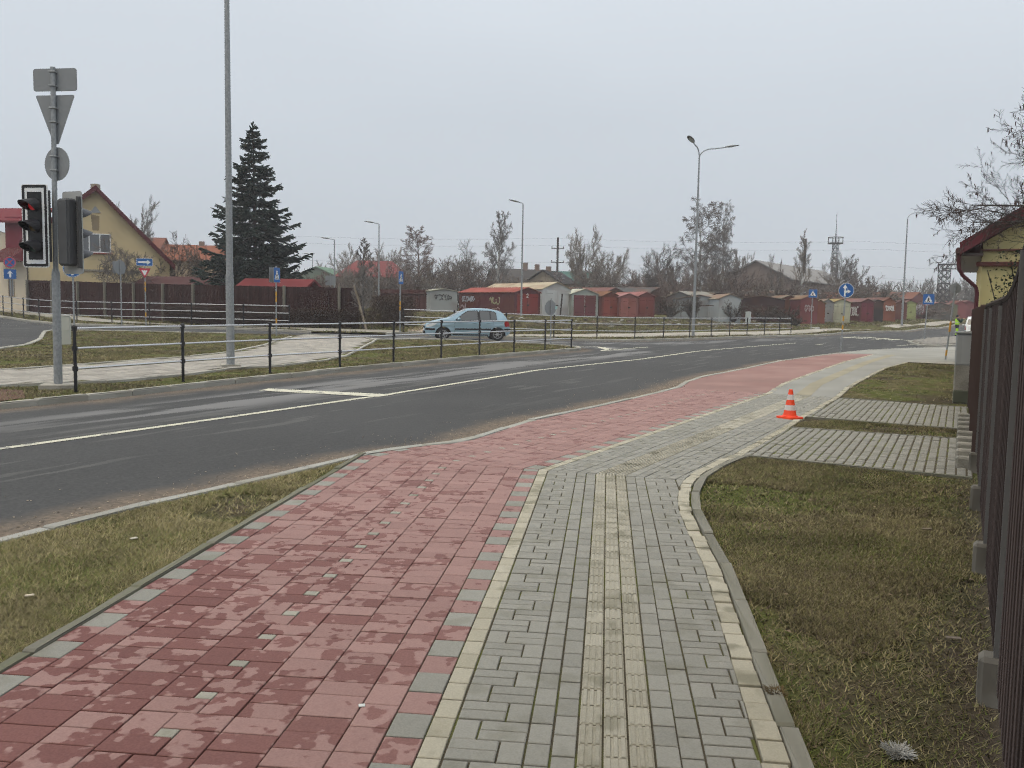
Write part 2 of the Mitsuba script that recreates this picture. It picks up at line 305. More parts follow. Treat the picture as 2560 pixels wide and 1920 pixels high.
def stone(quad, top, depth, ch):
    """a bevelled block over a convex plan polygon, following the ground"""
    q = np.asarray(quad, float)
    if Polygon(q).exterior.is_ccw is False: q = q[::-1]
    c = q.mean(0); d = q-c; inner = c+d*np.maximum(0.2, 1-ch/np.maximum(np.linalg.norm(d, axis=1, keepdims=True)*0.7, 1e-6))
    n = len(q); tz = terr(q[:, 0], q[:, 1])+top
    v = np.r_[np.c_[q, tz-depth], np.c_[q, tz-ch*0.8], np.c_[inner, tz]]
    f = []
    for i in range(n):
        j = (i+1) % n
        for o in (0, n): f += [[o+i, o+j, o+n+j], [o+i, o+n+j, o+n+i]]
    f += [[2*n, 2*n+i, 2*n+i+1] for i in range(1, n-1)]
    return TM(v, f)
def stone_color(base, dirt=(0.2, 0.18, 0.13)):
    return lambda m, r_: vcol(m, np.array(base)*r_.uniform(0.86, 1.1), 0.18, 4.0, int(r_.integers(99)), dirt, 0.35)
kerbgrey = stone_color((0.33, 0.325, 0.29))
k = thing('kerb', 'pale concrete kerb along the grass island and its railing, across the road', 'kerb', kind='structure')
strip_stones(k, 'kerbstone', ISLAND[1:19], 0.0, -0.15, 1.0, 0.02, 0.16, 0.012, 'vc_matte', colorfn=kerbgrey, chamfer=0.03)
strip_stones(k, 'kerbstone', ISLAND[19:28], 0.0, -0.15, 1.0, 0.01, 0.16, 0.012, 'vc_matte', colorfn=kerbgrey, chamfer=0.03)
k = thing('kerb', 'concrete kerb along the far footway under the long railing', 'kerb', kind='structure')
strip_stones(k, 'kerbstone', FAR_KERB[1:], -0.15, 0.0, 1.0, 0.02, 0.16, 0.012, 'vc_matte', colorfn=kerbgrey, chamfer=0.03)
k = thing('kerb', 'concrete kerb of the side street on the left by the plank fence', 'kerb', kind='structure')
strip_stones(k, 'kerbstone', LEFT_KERB[:-1], -0.15, 0.0, 1.0, 0.02, 0.16, 0.012, 'vc_matte', colorfn=kerbgrey, chamfer=0.03)
k = thing('kerb', 'low worn kerb along the near edge of the road by the verge and red path', 'kerb', kind='structure')
strip_stones(k, 'kerbstone', NEAR_KERB[1:-1], 0.0, 0.12, 1.0, 0.004, 0.13, 0.01, 'vc_matte', colorfn=stone_color((0.30, 0.30, 0.275)), chamfer=0.012)
k = thing('traffic_island', 'cobbled refuge island in the side road at the right end of the crossing', 'traffic island', kind='structure')
scene[k] = mikit.ply(sheet(REFUGE.buffer(-0.12), 0.01, 1.5), 'concrete', smooth=True)
strip_stones(k, 'kerbstone', list(REFUGE.exterior.coords), 0.0, 0.14, 1.0, 0.02, 0.15, 0.012, 'vc_matte', colorfn=kerbgrey, chamfer=0.03)
CB = REFUGE.buffer(-0.25); cob = []
for x in np.arange(23, 34, 0.42):
    for y in np.arange(49.5, 66, 0.42):
        p = Point(x+rng.uniform(-.1, .1), y+rng.uniform(-.1, .1))
        if CB.contains(p): m = ball((p.x, p.y, 0), (0.19, 0.19, 0.09), 1); cob.append(drape(m, 0.02))
cm = cat(cob); add(k, 'cobblestone', cm, 'vc_matte', smooth=True, color=vcol(cm, (0.24, 0.23, 0.21), 0.4, 3.0), kind='stuff')

# footways beyond the road
FOOT_FAR = Polygon(arr((-5.4, 45.6), (0, 46.2), (4.4, 49.6), (11.3, 56.1), (15.4, 59.6), (18.9, 63.4), (22.2, 67.3), (36, 86.0), (46.2, 98.1), (56, 110), (95, 158), (97, 166), (57, 114), (47, 102.2), (37, 89.7), (29.4, 79.8), (22.3, 71.1), (17.2, 66.2), (12.4, 61.3), (5.1, 53.9), (2.4, 51.0), (-.3, 48.3), (-5.6, 47.0)))
FOOT_LEFT = Polygon(arr((-38, 64), (-32, 58.0), (-28.4, 54.4), (-25.2, 51.9), (-21.4, 49.3), (-16, 47.1), (-11.5, 46.0), (-9.9, 44.2), (-6.4, 44.2), (-5.6, 45.0), (-6, 47.2), (-8.2, 46.8), (-12, 47.3), (-16.4, 47.7), (-20, 49.8), (-23.3, 52.4), (-26.5, 55.2), (-29.5, 57.9), (-33.6, 60.9), (-39, 66.5)))
PATH_ISL = Polygon(arr((-16.5, 2.5), (-11.9, 13.0), (-10.0, 17.2), (-8.39, 18.6), (-7.63, 20.5), (-7.2, 22.5), (-6.26, 23.9), (-5.6, 26.3), (-5.36, 28.6), (-5.55, 32), (-5.86, 38.2), (-6.48, 39.3), (-9.58, 40.5), (-9.65, 38.7), (-9.5, 35.8), (-9.24, 32.9), (-9.2, 29.5), (-9.7, 26.8), (-10.9, 23.7), (-12.2, 20.4), (-15.2, 14.5), (-20, 5)))
def slabcol(m, base, seed): return vcol(m, base, 0.22, 0.9, seed, (0.16, 0.145, 0.11), 0.4)
for nm, pg, lb, base in (('footway', FOOT_FAR, 'pale paved footway between the far railing and the garages', (0.30, 0.285, 0.25)), ('footway', FOOT_LEFT, 'pale footway below the plank fence and hedge on the left', (0.25, 0.24, 0.21))):
    m = sheet(pg, 0.004, 1.2); single(nm, m, 'vc_matte', lb, 'footway', kind='structure', smooth=True, color=slabcol(m, base, 2))
ip = thing('footway', 'light paver path crossing the grass island behind the near railing', 'footway', kind='structure')
m = sheet(PATH_ISL, 0.0, 0.8); scene[ip] = mikit.ply(m, 'joint_soil', smooth=True)
pv, pc = [], []
inner = PATH_ISL.buffer(-0.04); shapely.prepare(inner)
dI = np.array([0.24, 0.971]); nI = np.array([0.971, -0.24]); r2 = np.random.default_rng(5); nstone = 0
cand = []
for t in np.arange(-22, 8, 0.3):
    for i, s in enumerate(np.arange(2, 44, 0.45)):
        c0 = dI*(s+(0.22 if int(round(t/0.3)) % 2 else 0))+nI*t
        q = np.array([c0, c0+nI*0.28, c0+nI*0.28+dI*0.43, c0+dI*0.43])
        if q[:, 1].min() < 8 or not inner.contains(Polygon(q)): continue
        cand.append((np.hypot(*c0), q))
cand.sort(key=lambda z: z[0])
for i, (_, q) in enumerate(cand):
    m = stone(q, 0.012+r2.normal(0, .002), 0.03, 0.006); c = np.tile(np.array([0.29, 0.275, 0.245])*r2.uniform(0.82, 1.12), (len(m.vertices), 1))
    if i < 300: add(ip, 'paver', m, 'vc_matte', color=c)
    else: pv.append(m); pc.append(c)
add(ip, 'paver_field', cat(pv), 'vc_matte', color=np.vstack(pc), kind='stuff')
for ln in (arr((-10.0, 17.2), (-8.39, 18.6), (-7.63, 20.5), (-7.2, 22.5), (-6.26, 23.9), (-5.6, 26.3), (-5.36, 28.6), (-5.55, 32), (-5.86, 38.2)), arr((-9.65, 38.7), (-9.5, 35.8), (-9.24, 32.9), (-9.2, 29.5), (-9.7, 26.8), (-10.9, 23.7), (-12.2, 20.4), (-15.2, 14.5))):
    strip_stones(ip, 'edging_stone', ln, -0.04, 0.04, 1.0, 0.03, 0.06, 0.01, 'vc_matte', colorfn=stone_color((0.4, 0.39, 0.35)))

# road markings: raised a little as paint sheets
CENTER = arr((-13, -2.2), (-6.93, 9.34), (-6.17, 10.59), (-4.78, 13.28), (-2.5, 17.93), (.71, 25.49), (4.53, 31.98), (8.2, 39.4), (11.59, 44.8), (16.58, 52.0))
single('road_marking', band(CENTER, -0.07, 0.07, -0.094), 'marking', 'long cream centre line along the curving road', 'road marking', kind='structure')
single('road_marking', drape(extrude(Polygon([(-5.13, 18.62), (-2.39, 17.86), (-2.62, 17.36), (-5.2, 18.15)]), 0.001), -0.091), 'marking', 'wide stop line across the far lane before the island', 'road marking', kind='structure')
hm = cat([sheet(LineString([(2.95, 41.0), (4.0, 40.9), (4.35, 39.6), (3.75, 37.6)]).buffer(0.07), -0.093, 3), sheet(LineString([(3.75, 37.6), (6.45, 42.4)]).buffer(0.07), -0.092, 3), sheet(Polygon([(3.95, 40.9), (4.4, 39.5), (4.1, 38.6), (3.85, 40.0)]), -0.09, 3)])
single('road_marking', hm, 'marking', 'cream hatched nose marking ahead of the island end', 'road marking', kind='structure')
for i, ((x0, y0), (x1, y1)) in enumerate([((23.4, 63.0), (24.95, 64.6)), ((24.2, 62.3), (25.8, 63.9)), ((24.75, 60.9), (26.5, 62.7)), ((25.1, 59.6), (27.0, 61.6)), ((25.9, 58.3), (27.6, 60.2))]):
    d = np.array([x1-x0, y1-y0]); d /= np.linalg.norm(d)
    single('road_marking', sheet(LineString([(x0, y0), (x0+d[0]*2.6, y0+d[1]*2.6)]).buffer(0.25, cap_style='flat'), -0.092, 5), 'marking', 'worn white bar of the zebra crossing in the distance', 'road marking', group='zebra crossing bars', kind='structure')
for (a, b), lb in ((((17.15, 50.2), (18.0, 51.3)), 'short worn white dash in the middle of the road'), (((21.88, 50.49), (23.9, 52.6)), 'white edge dash beside the cobbled refuge')):
    single('road_marking', sheet(LineString([a, b]).buffer(0.09, cap_style='flat'), -0.092, 3), 'marking', lb, 'road marking', kind='structure')

# ---------------------------------------------------------------- near paving: red cycle path, grey footpath, driveways
REF = np.array(arr((-.687+.106*-2.0, -2.0), (.30, 9.32), (5.35, 18.6), (6.57, 21.4), (11.8, 31.5), (15.2, 37.4)))   # line between the red and the grey
NK = LineString(NEAR_KERB[1:-1])
road_side = Polygon(NEAR_KERB[1:]+[(100, -20), (-9, -20)]).buffer(-0.13)                         # everything on this side of the kerb stones
def dirs(i): d = REF[i+1]-REF[i]; d = d/np.linalg.norm(d); return d, np.array([d[1], -d[0]])
def segment_region(i, w=30):
    """the part of the plane that belongs to one straight run of the path, cut at the mitres"""
    P0, P1 = REF[i], REF[i+1]; d, n = dirs(i)
    def mitre(j):
        if j == 0 or j == len(REF)-1: return dirs(max(0, j-1) if j else 0)[1]
        m = dirs(j-1)[1]+dirs(j)[1]; return m/np.linalg.norm(m)
    a, b = mitre(i), mitre(i+1)
    return Polygon([P0-a*w*.2, P0+a*w*.2, P1+b*w*.2, P1-b*w*.2])
RED_L = off(REF, -2.05)
red_poly = Polygon([*map(tuple, REF), *map(tuple, RED_L[::-1])]).buffer(0)
red_b = Polygon([*map(tuple, REF[1:]), *reversed(NEAR_KERB[6:19])]).buffer(0)
tipA = Polygon([tuple(REF[0]), tuple(REF[1]), (-.84, 11.0), (-1.7, 10.2), tuple(RED_L[1]), tuple(RED_L[0])]).buffer(0)
RED = unary_union([tipA.difference(red_b), red_b]).intersection(road_side).buffer(0)
YEL2 = np.array(arr((.498-.2, -2.0), (1.325-.0, 5.9), (1.405, 6.95), (1.465, 7.56), (1.549, 8.06), (1.67, 8.58), (1.813, 9.01), (2.0, 9.42), (2.3, 9.98), (2.70, 10.57), (4.06, 13.15), (4.73, 14.5), (6.55, 17.95), (7.6, 20.2), (9.0, 22.9), (11.9, 28.3), (14.0, 31.6)))
BACK = [(x, y) for x, y in YEL2[::-1]]
GREY = Polygon([*map(tuple, REF), (16.6, 37.0), (14.6, 32.0), *BACK]).buffer(0)
PAVE_END = Polygon([(13.6, 37.4), (15.2, 37.4), (16.6, 37.0), (14.6, 32.0), (15.3, 30.9), (30, 40), (45, 52), (45, 57.5), (27, 49.4), (23.9, 47.8), (19.1, 44.0), (16.2, 41.0)])
cy = thing('cycle_path', 'red tiled cycle path with wet patches and grey dashes at both edges', 'cycle path', kind='structure')
scene[cy] = mikit.ply(sheet(RED, -0.012, 1.0), 'joint_soil', smooth=True)
fp = thing('footpath', 'grey block footpath with a ribbed buff guide strip', 'footpath', kind='structure')
scene[fp] = mikit.ply(sheet(GREY, -0.012, 1.0), 'joint_soil', smooth=True)
NEARY = 21.0
pieces = {}
def lay(bucket, parent, part, q, region, top, uvk, r_, gap=0.006, ch=0.004, bsdf='paver'):
    pg = Polygon(q).buffer(0).intersection(region)
    if pg.is_empty or pg.geom_type != 'Polygon' or pg.area < 0.0009: return
    pg = pg.buffer(-gap/2, join_style='mitre')
    if pg.is_empty or pg.geom_type != 'Polygon' or pg.area < 0.0006: return
    c = np.array(pg.convex_hull.simplify(0.002).exterior.coords)[:-1]
    if c[:, 1].max() < 1.4: return
    m = stone(c, top+r_.normal(0, 0.0012), 0.035, ch)
    pieces.setdefault(bucket, []).append((float(np.linalg.norm(c.mean(0)-[0, 0.3])), m, np.tile([r_.random(), uvk], (len(m.vertices), 1)), parent, part, bsdf))
rr = np.random.default_rng(21)
DS = 0.835                                               # block lengths as measured along the path
def wetness(c):
    s = c[1]; lat = c[0]-0.106*c[1]
    near = np.clip(1-(s-3.0)/8.5, 0, 1); left = np.clip((-0.55-lat)/1.5, 0, 1)
    return float(np.clip(0.28+0.46*near*(0.2+0.8*left)+0.04*near, 0, 0.76))
def col_run(d, n, P, t0, t1, s0, s1, lens, region, bucket, part, kind=None, phase=0.0, gap=0.007):
    s = s0-phase; i = 0
    while s < s1:
        L = lens(i) if callable(lens) else lens
        a = P+d*s+n*t0; q = np.array([a, a+n*(t1-t0), a+n*(t1-t0)+d*L, a+d*L]); c = q.mean(0)
        if kind == 'border':
            if i % 2: lay('grey_tile', cy, 'grey_tile', q, region, 0.0, 0.0, rr, gap, 0.003, 'paver')
            else: lay('red', cy, 'tile', q, region, 0.0, wetness(c), rr, gap, 0.003, 'red_tile')
        else: lay('red', cy, part, q, region, 0.0, wetness(c), rr, gap, 0.003, 'red_tile')
        s += L; i += 1
for i in range(2):
    d, n = dirs(i); reg = segment_region(i).intersection(RED); P = REF[i]
    Ls = np.linalg.norm(REF[i+1]-REF[i]); s0 = 2.0 if i == 0 else -3.0
    s1 = Ls+2.0 if i == 0 else Ls+1.5
    L25, L167 = 0.25*DS, 0.167*DS
    for t0, t1, kind, ph in ((-2.05, -1.892, 'border', 0.0), (-1.892, -1.725, 'n', .1), (-1.725, -1.478, 'w', .03), (-1.478, -1.235, 'w', .09), (-.815, -.57, 'w', .05), (-.57, -.325, 'w', .0), (-.325, -.16, 'n', .06), (-.16, 0, 'border', .12)):
        r3 = np.random.default_rng(int((t0+9)*1000)+i)
        seq = [L25 if r3.random() < .13 else L167 for _ in range(400)]
        col_run(d, n, P, t0, t1, s0, s1, L25 if kind in ('border', 'n') else (lambda k, q=seq: q[k]), reg, 'red', 'tile', kind, ph)
    A, B = 0.2525, 0.1675; W = A+B; s = s0                # pinwheels of four tiles round a small grey sett
    while s < s1:
        o = P+d*s+n*-1.235
        def rect(u0, u1, v0, v1): return np.array([o+n*u0+d*v0*DS, o+n*u1+d*v0*DS, o+n*u1+d*v1*DS, o+n*u0+d*v1*DS])
        for q in (rect(0, B, B, W), rect(0, A, 0, B), rect(A, W, 0, A), rect(B, W, A, W)):
            lay('red', cy, 'tile', q, reg, 0.0, wetness(q.mean(0)), rr, .007, .003, 'red_tile')
        lay('grey_tile', cy, 'grey_tile', rect(B, A, B, A), reg, 0.0, 0.35, rr, .007, .003, 'paver')
        s += W*DS
rg = np.random.default_rng(22)
LB = 0.205*DS
for i in range(2):
    d, n = dirs(i); reg = segment_region(i).intersection(GREY); P = REF[i]; Ls = np.linalg.norm(REF[i+1]-REF[i])
    s0, s1 = (2.2, Ls+1.5) if i == 0 else (-2.5, Ls+1.5)
    def cell(t0, t1, s, L, part='paver', kind=0.0, gap=0.009):
        a = P+d*s+n*t0; lay(part, fp, part, np.array([a, a+n*(t1-t0), a+n*(t1-t0)+d*L, a+d*L]), reg, 0.0, kind, rg, gap, 0.004)
    for row, s in enumerate(np.arange(s0, s1, LB)):
        for b0, flip in ((0.103, 0), (1.105, 1), (1.415, 0), (1.725, 1)):
            if i == 0 and b0 > 1.5: continue
            if (row+flip) % 2: cell(b0, b0+.104, s, LB); cell(b0+.104, b0+.306, s, LB/2); cell(b0+.104, b0+.306, s+LB/2, LB/2)
            else: cell(b0+.202, b0+.306, s, LB); cell(b0, b0+.202, s, LB/2); cell(b0, b0+.202, s+LB/2, LB/2)
        for t0, ph in ((.409, 0), (.509, .5), (.912, .3), (1.008, .8)): cell(t0, t0+(.1 if t0 < .95 else .097), s+ph*LB, LB, gap=.010)
        for t0, ph in ((.609, .1), (.710, .55), (.811, .2)): cell(t0, t0+.101, s+ph*LB, LB, 'guide_block', 0.68, .008)
    yl = np.array([P-d*(0 if i else 0)+n*0.0, REF[i+1]])
    for s in np.arange(s0, s1, LB): cell(0.0, 0.1, s, LB, 'border_stone', 1.0, .008)
# ribs on the guide blocks
def ribbed(m_uv):
    dist, m, uv, parent, part, bsdf = m_uv
    c = m.vertices[-4:].mean(0); seg = 0 if c[1]-9.32 < -(c[0]-.3)*.33 else 1; d, n = dirs(seg); rb = []
    for o in (-.030, 0.0, .030):
        a = c[:2]+n*o; q = np.array([a-n*.0085-d*.078, a+n*.0085-d*.078, a+n*.0085+d*.078, a-n*.0085+d*.078]); rb.append(stone(q, 0.0055, 0.006, 0.003))
    mm = cat([m]+rb); return (dist, mm, np.tile(uv[0], (len(mm.vertices), 1)), parent, part, bsdf)
pieces['guide_block'] = [ribbed(x) if len(x[1].vertices) == 12 and x[0] < 13 else x for x in pieces['guide_block']]
for k_, lst in pieces.items():
    lst.sort(key=lambda z: z[0])
    for z in lst[:300]: add(z[3], z[4], z[1], z[5], uv=z[2])
    if lst[300:]:
        add(lst[0][3], lst[0][4]+'_field', cat([z[1] for z in lst[300:]]), lst[0][5], uv=np.vstack([z[2] for z in lst[300:]]), kind='stuff')
strip_stones(fp, 'edge_stone', YEL2, 0.0, 0.1, LB, 0.001, 0.035, 0.009, 'paver', 110, chamfer=.004, uvkind=1.0)
strip_stones(fp, 'edge_stone', REF[2:], 0.0, 0.1, .4, 0.001, 0.03, 0.01, 'paver', 10, chamfer=.004, uvkind=1.0)
# far runs of both paths: plain paving where single blocks can no longer be told apart
far_red = RED.difference(unary_union([segment_region(0), segment_region(1)]))
far_grey = unary_union([GREY.difference(unary_union([segment_region(0), segment_region(1)])), PAVE_END]).buffer(0)
m = sheet(far_red, -0.002, .7); add(cy, 'far_paving', m, 'vc_matte', smooth=True, color=vcol(m, (0.235, 0.15, 0.136), 0.25, 1.2, 4, (0.18, 0.10, 0.09), .35))
m = sheet(far_grey, -0.003, .8); add(fp, 'far_paving', m, 'vc_matte', smooth=True, color=vcol(m, (0.235, 0.235, 0.215), 0.2, 1.0, 5))
ln = off(REF[2:], 0.75); add(fp, 'guide_strip', band(ln, -.15, .15, 0.003), 'vc_matte', color=vcol(band(ln, -.15, .15, 0.003), (0.26, 0.24, 0.18), .2, 2))
# concrete edgings beside verge and lawn
eg = thing('path_edging', 'thin concrete edging between the red path and the grass verge', 'edging', kind='structure')
strip_stones(eg, 'edging_stone', [tuple(RED_L[0]), tuple(RED_L[0]+(RED_L[1]-RED_L[0])*1.02)], 0.0, -0.065, 1.0, 0.012, 0.1, 0.006, 'vc_matte', colorfn=stone_color((0.17, 0.165, 0.135), (0.09, 0.1, 0.04)))
eg = thing('path_edging', 'grey concrete edging curving round the corner of the lawn', 'edging', kind='structure')
strip_stones(eg, 'edging_stone', YEL2[:10], 0.112, 0.185, 0.8, 0.014, 0.1, 0.008, 'vc_matte', colorfn=stone_color((0.20, 0.195, 0.165), (0.09, 0.09, 0.05)))
# driveways
DW = [(np.array([(2.79, 10.55), (4.93, 9.34), (6.37, 12.2), (4.15, 13.12)]), 'paved driveway of small grey setts, the nearer of two'), (np.array([(4.85, 14.55), (6.95, 13.3), (8.5, 16.44), (6.64, 17.85)]), 'paved driveway of small grey setts beyond the traffic cone')]
dB, nB = dirs(1); dF = np.array([.45, .893]); nF = np.array([.893, -.45])
DWP = []
for q, lb in DW:
    pg = Polygon(q); DWP.append(pg); k = thing('driveway', lb, 'driveway', kind='structure'); scene[k] = mikit.ply(sheet(pg, -0.012, .8), 'joint_soil', smooth=True)
    lst = []; r5 = np.random.default_rng(8)
    for ti, t in enumerate(np.arange(-6, 6, .105)):
        s = -3.0+r5.uniform(0, .12)
        while s < 6:
            L = .15*r5.uniform(.93, 1.07); a = q[0]+dF*s+nF*t; b = np.array([a, a+nF*.105, a+nF*.105+dF*L, a+dF*L])
            g_ = Polygon(b).intersection(pg)
            if g_.geom_type == 'Polygon' and g_.area > .004:
                g_ = g_.buffer(-.0095, join_style='mitre')
                if g_.geom_type == 'Polygon' and g_.area > .002:
                    c = np.array(g_.convex_hull.simplify(.002).exterior.coords)[:-1]; mm = stone(c, -.001+r5.normal(0, .003), .03, .008)
                    lst.append((np.linalg.norm(c.mean(0)), mm, np.tile([r5.random()*.55, .05], (len(mm.vertices), 1))))
            s += L
    lst.sort(key=lambda z: z[0])
    for z in lst[:300]: add(k, 'sett', z[1], 'paver', uv=z[2])
    if lst[300:]: add(k, 'sett_field', cat([z[1] for z in lst[300:]]), 'paver', uv=np.vstack([z[2] for z in lst[300:]]), kind='stuff')
    strip_stones(k, 'edging_stone', [tuple(q[0]), tuple(q[1])], 0.0, .07, .9, .004, .1, .008, 'vc_matte', colorfn=stone_color((0.19, 0.185, 0.16), (.07, .08, .03)))
    strip_stones(k, 'edging_stone', [tuple(q[3]), tuple(q[2])], 0.0, -.07, .9, .004, .1, .008, 'vc_matte', colorfn=stone_color((0.19, 0.185, 0.16), (.07, .08, .03)))
CROSSP = Polygon([(14.0, 31.9), (15.4, 30.7), (21, 31.5), (21, 32.6), (15.5, 32.2)])
m = sheet(CROSSP, 0.0, 1.0); single('footway', m, 'vc_matte', 'narrow cross path between the two right lawns', 'footway', kind='structure', smooth=True, color=vcol(m, (.28, .27, .24), .2))

# ---------------------------------------------------------------- railings
def gz(x, y): return float(terr(x, y))
def railing(label, posts, rails=(0.42, 0.80, 1.17), h=1.19, group=None):
    k = thing('railing', label, 'railing', group)
    pts = np.array([(x, y, gz(x, y)) for x, y in posts])
    pm = [cyl((0, 0, -.1), (0, 0, h), .031, n=10), ball((0, 0, h), (.048, .048, .045), 2)]
    for r in rails: pm.append(trimesh.creation.cylinder(.05, .085, sections=12, transform=trimesh.transformations.translation_matrix([0, 0, min(r, h-.02)])))
    pm = cat(pm)
    for p in pts: add(k, 'post', rotz(pm, 0, p), 'black_rail', smooth=40)
    for a, b in zip(pts[:-1], pts[1:]):
        for r in rails: add(k, 'rail', cyl(a+[0, 0, r], b+[0, 0, r], .0215, n=8), 'steel_rail', smooth=40)
    return k
NP = [(-8.15, 16.49), (-7.10, 19.07), (-5.93, 21.65), (-4.66, 23.9), (-3.50, 26.07), (-2.28, 28.3), (-1.14, 30.4), (0.05, 32.62), (1.27, 34.86), (2.45, 37.1)]
railing('near black post railing with three steel rails along the main road kerb', NP)
railing('railing along the left side street in front of the plank fence', [(-36.5, 61.2), (-32.75, 57.1), (-31.0, 55.0), (-29.3, 53.2), (-27.3, 51.2), (-24.2, 49.3), (-21.9, 48.5), (-19.5, 47.7), (-17.0, 47.0), (-14.1, 46.5), (-11.5, 45.7)])
railing('long railing along the far footway in front of the row of garages', [(-5.55, 44.9), (-3.0, 45.3), (-.35, 45.7), (2.15, 46.7), (4.57, 48.3), (6.85, 49.9), (8.80, 51.9), (10.75, 54.0), (12.5, 56.0), (14.0, 57.4), (15.6, 59.2), (17.35, 61.3), (18.95, 63.2), (20.3, 64.9)])

# ---------------------------------------------------------------- signs
def arrow(h, w, head, shaft):
    """an upright arrow about the origin"""
    return Polygon([(-shaft/2, -h/2), (shaft/2, -h/2), (shaft/2, h/2-head), (w/2, h/2-head), (0, h/2), (-w/2, h/2-head), (-shaft/2, h/2-head)])
def rrect(w, h, r=0.04): return sbox(-w/2+r, -h/2+r, w/2-r, h/2-r).buffer(r, quad_segs=4)
def sign_face(k, plate, poly2d, o, x, layers, back='sign_back', part='plate'):
    """a plate of real thickness with its printed layers standing a hair proud of it; x points to the reader's right"""
    x = np.array([x[0], x[1], 0.0]); x /= np.linalg.norm(x); up = np.array([0, 0, 1.0]); nrm = np.cross(x, up)
    p = add(k, part, frame(extrude(poly2d, .012), np.array(o)-nrm*.006, x, up), back)
    for i, (pg, m_) in enumerate(layers):
        add(p, 'print', frame(extrude(pg, .002), np.array(o)+nrm*(.0065+.0022*i), x, up), m_)
def pole(k, xy, h, r=.032, z0=None, lean=(0, 0), bands=()):
    z = gz(*xy) if z0 is None else z0; a = np.array([xy[0], xy[1], z-.1]); b = np.array([xy[0]+lean[0], xy[1]+lean[1], z+h])
    p = add(k, 'pole', cyl(a, b, r, n=12), 'galvanised', smooth=40)
    for s in bands:
        c = a+(b-a)*s; add(k, 'yellow_band', cyl(c, c+(b-a)/np.linalg.norm(b-a)*.22, r+.003, n=12), 'amber_band', smooth=40)
    add(k, 'pole_cap', ball(b, (r*1.1, r*1.1, r*.7), 1), 'galvanised', smooth=True)
    return z
def walker():
    """a person crossing, for the crossing signs"""
    b = [Point(0.005, .10).buffer(.024), LineString([(0, .065), (-.005, -.03)]).buffer(.026), LineString([(0, .05), (-.055, .01), (-.05, -.035)]).buffer(.011), LineString([(0, .05), (.05, .015), (.062, -.02)]).buffer(.011),
         LineString([(-.005, -.03), (-.045, -.09), (-.07, -.135)]).buffer(.015), LineString([(-.005, -.03), (.03, -.085), (.06, -.135)]).buffer(.015)]
    return unary_union(b)
def crossing_layers(s):
    tri = Polygon([(-.36*s, -.30*s), (.36*s, -.30*s), (0, .36*s)]); from shapely import affinity
    w = affinity.scale(walker(), s*1.75, s*1.75, origin=(0, 0)); bars = [sbox((-.27+i*.135)*s-.028*s, -.27*s, (-.27+i*.135)*s+.028*s, -.21*s) for i in range(5)]
    return [(rrect(.97*s, .97*s, .06*s), 'sign_blue'), (tri, 'sign_white'), (unary_union([affinity.translate(w, 0, -.03*s)]+bars), 'sign_black')]
def toward(p, a=0.0):
    """direction to the right for a reader at the camera looking at p, turned by a radians"""
    d = np.array(p[:2], float); d /= np.linalg.norm(d); x = np.array([d[1], -d[0]]); c, s = math.cos(a), math.sin(a)
    return (x[0]*c-x[1]*s, x[0]*s+x[1]*c)
BANDS = (0.33, 0.45)
# mandatory straight-ahead, left of the near railing
p = (-16.8, 34.0); k = thing('road_sign', 'round blue sign with a white straight arrow behind the first railing post', 'road sign'); z = pole(k, p, 3.05)
sign_face(k, None, circle(.335), (p[0], p[1]-.045, z+2.73), toward(p), [(circle(.325), 'sign_white'), (circle(.31), 'sign_blue'), (arrow(.5, .28, .16, .095), 'sign_white')])
# far left: no stopping + one way
p = (-33.4, 59.2); k = thing('road_sign', 'no stopping disc above a square blue one way plate by the house corner', 'road sign'); z = pole(k, p, 3.75)
x = [LineString([(-.17, -.17), (.17, .17)]).buffer(.03), LineString([(-.17, .17), (.17, -.17)]).buffer(.03)]
sign_face(k, None, circle(.37), (p[0], p[1]-.045, z+3.35), toward(p), [(circle(.36), 'sign_red'), (circle(.29), 'sign_blue'), (unary_union(x+[circle(.34).difference(circle(.32))]).intersection(circle(.29)), 'sign_red')])
sign_face(k, None, rrect(.74, .66), (p[0], p[1]-.045, z+2.58), toward(p), [(rrect(.71, .63), 'sign_blue'), (arrow(.46, .34, .2, .12), 'sign_white')])
# one way plate over a yield triangle
p = (-19.3, 46.7); k = thing('road_sign', 'one way plate with a right arrow above a red edged yield triangle', 'road sign'); z = pole(k, p, 3.55, bands=(0.16, .52, .6))
from shapely import affinity
sign_face(k, None, rrect(.82, .40), (p[0], p[1]-.045, z+3.32), toward(p), [(rrect(.81, .39), 'sign_white'), (rrect(.78, .36), 'sign_blue'), (affinity.rotate(arrow(.64, .24, .2, .1), -90, origin=(0, 0)), 'sign_white')])
tri = Polygon([(-.27, .23), (.27, .23), (0, -.24)])
sign_face(k, None, tri.buffer(.02), (p[0], p[1]-.045, z+2.76), toward(p), [(tri.buffer(.015), 'sign_red'), (affinity.scale(tri, .58, .58), 'sign_white')])
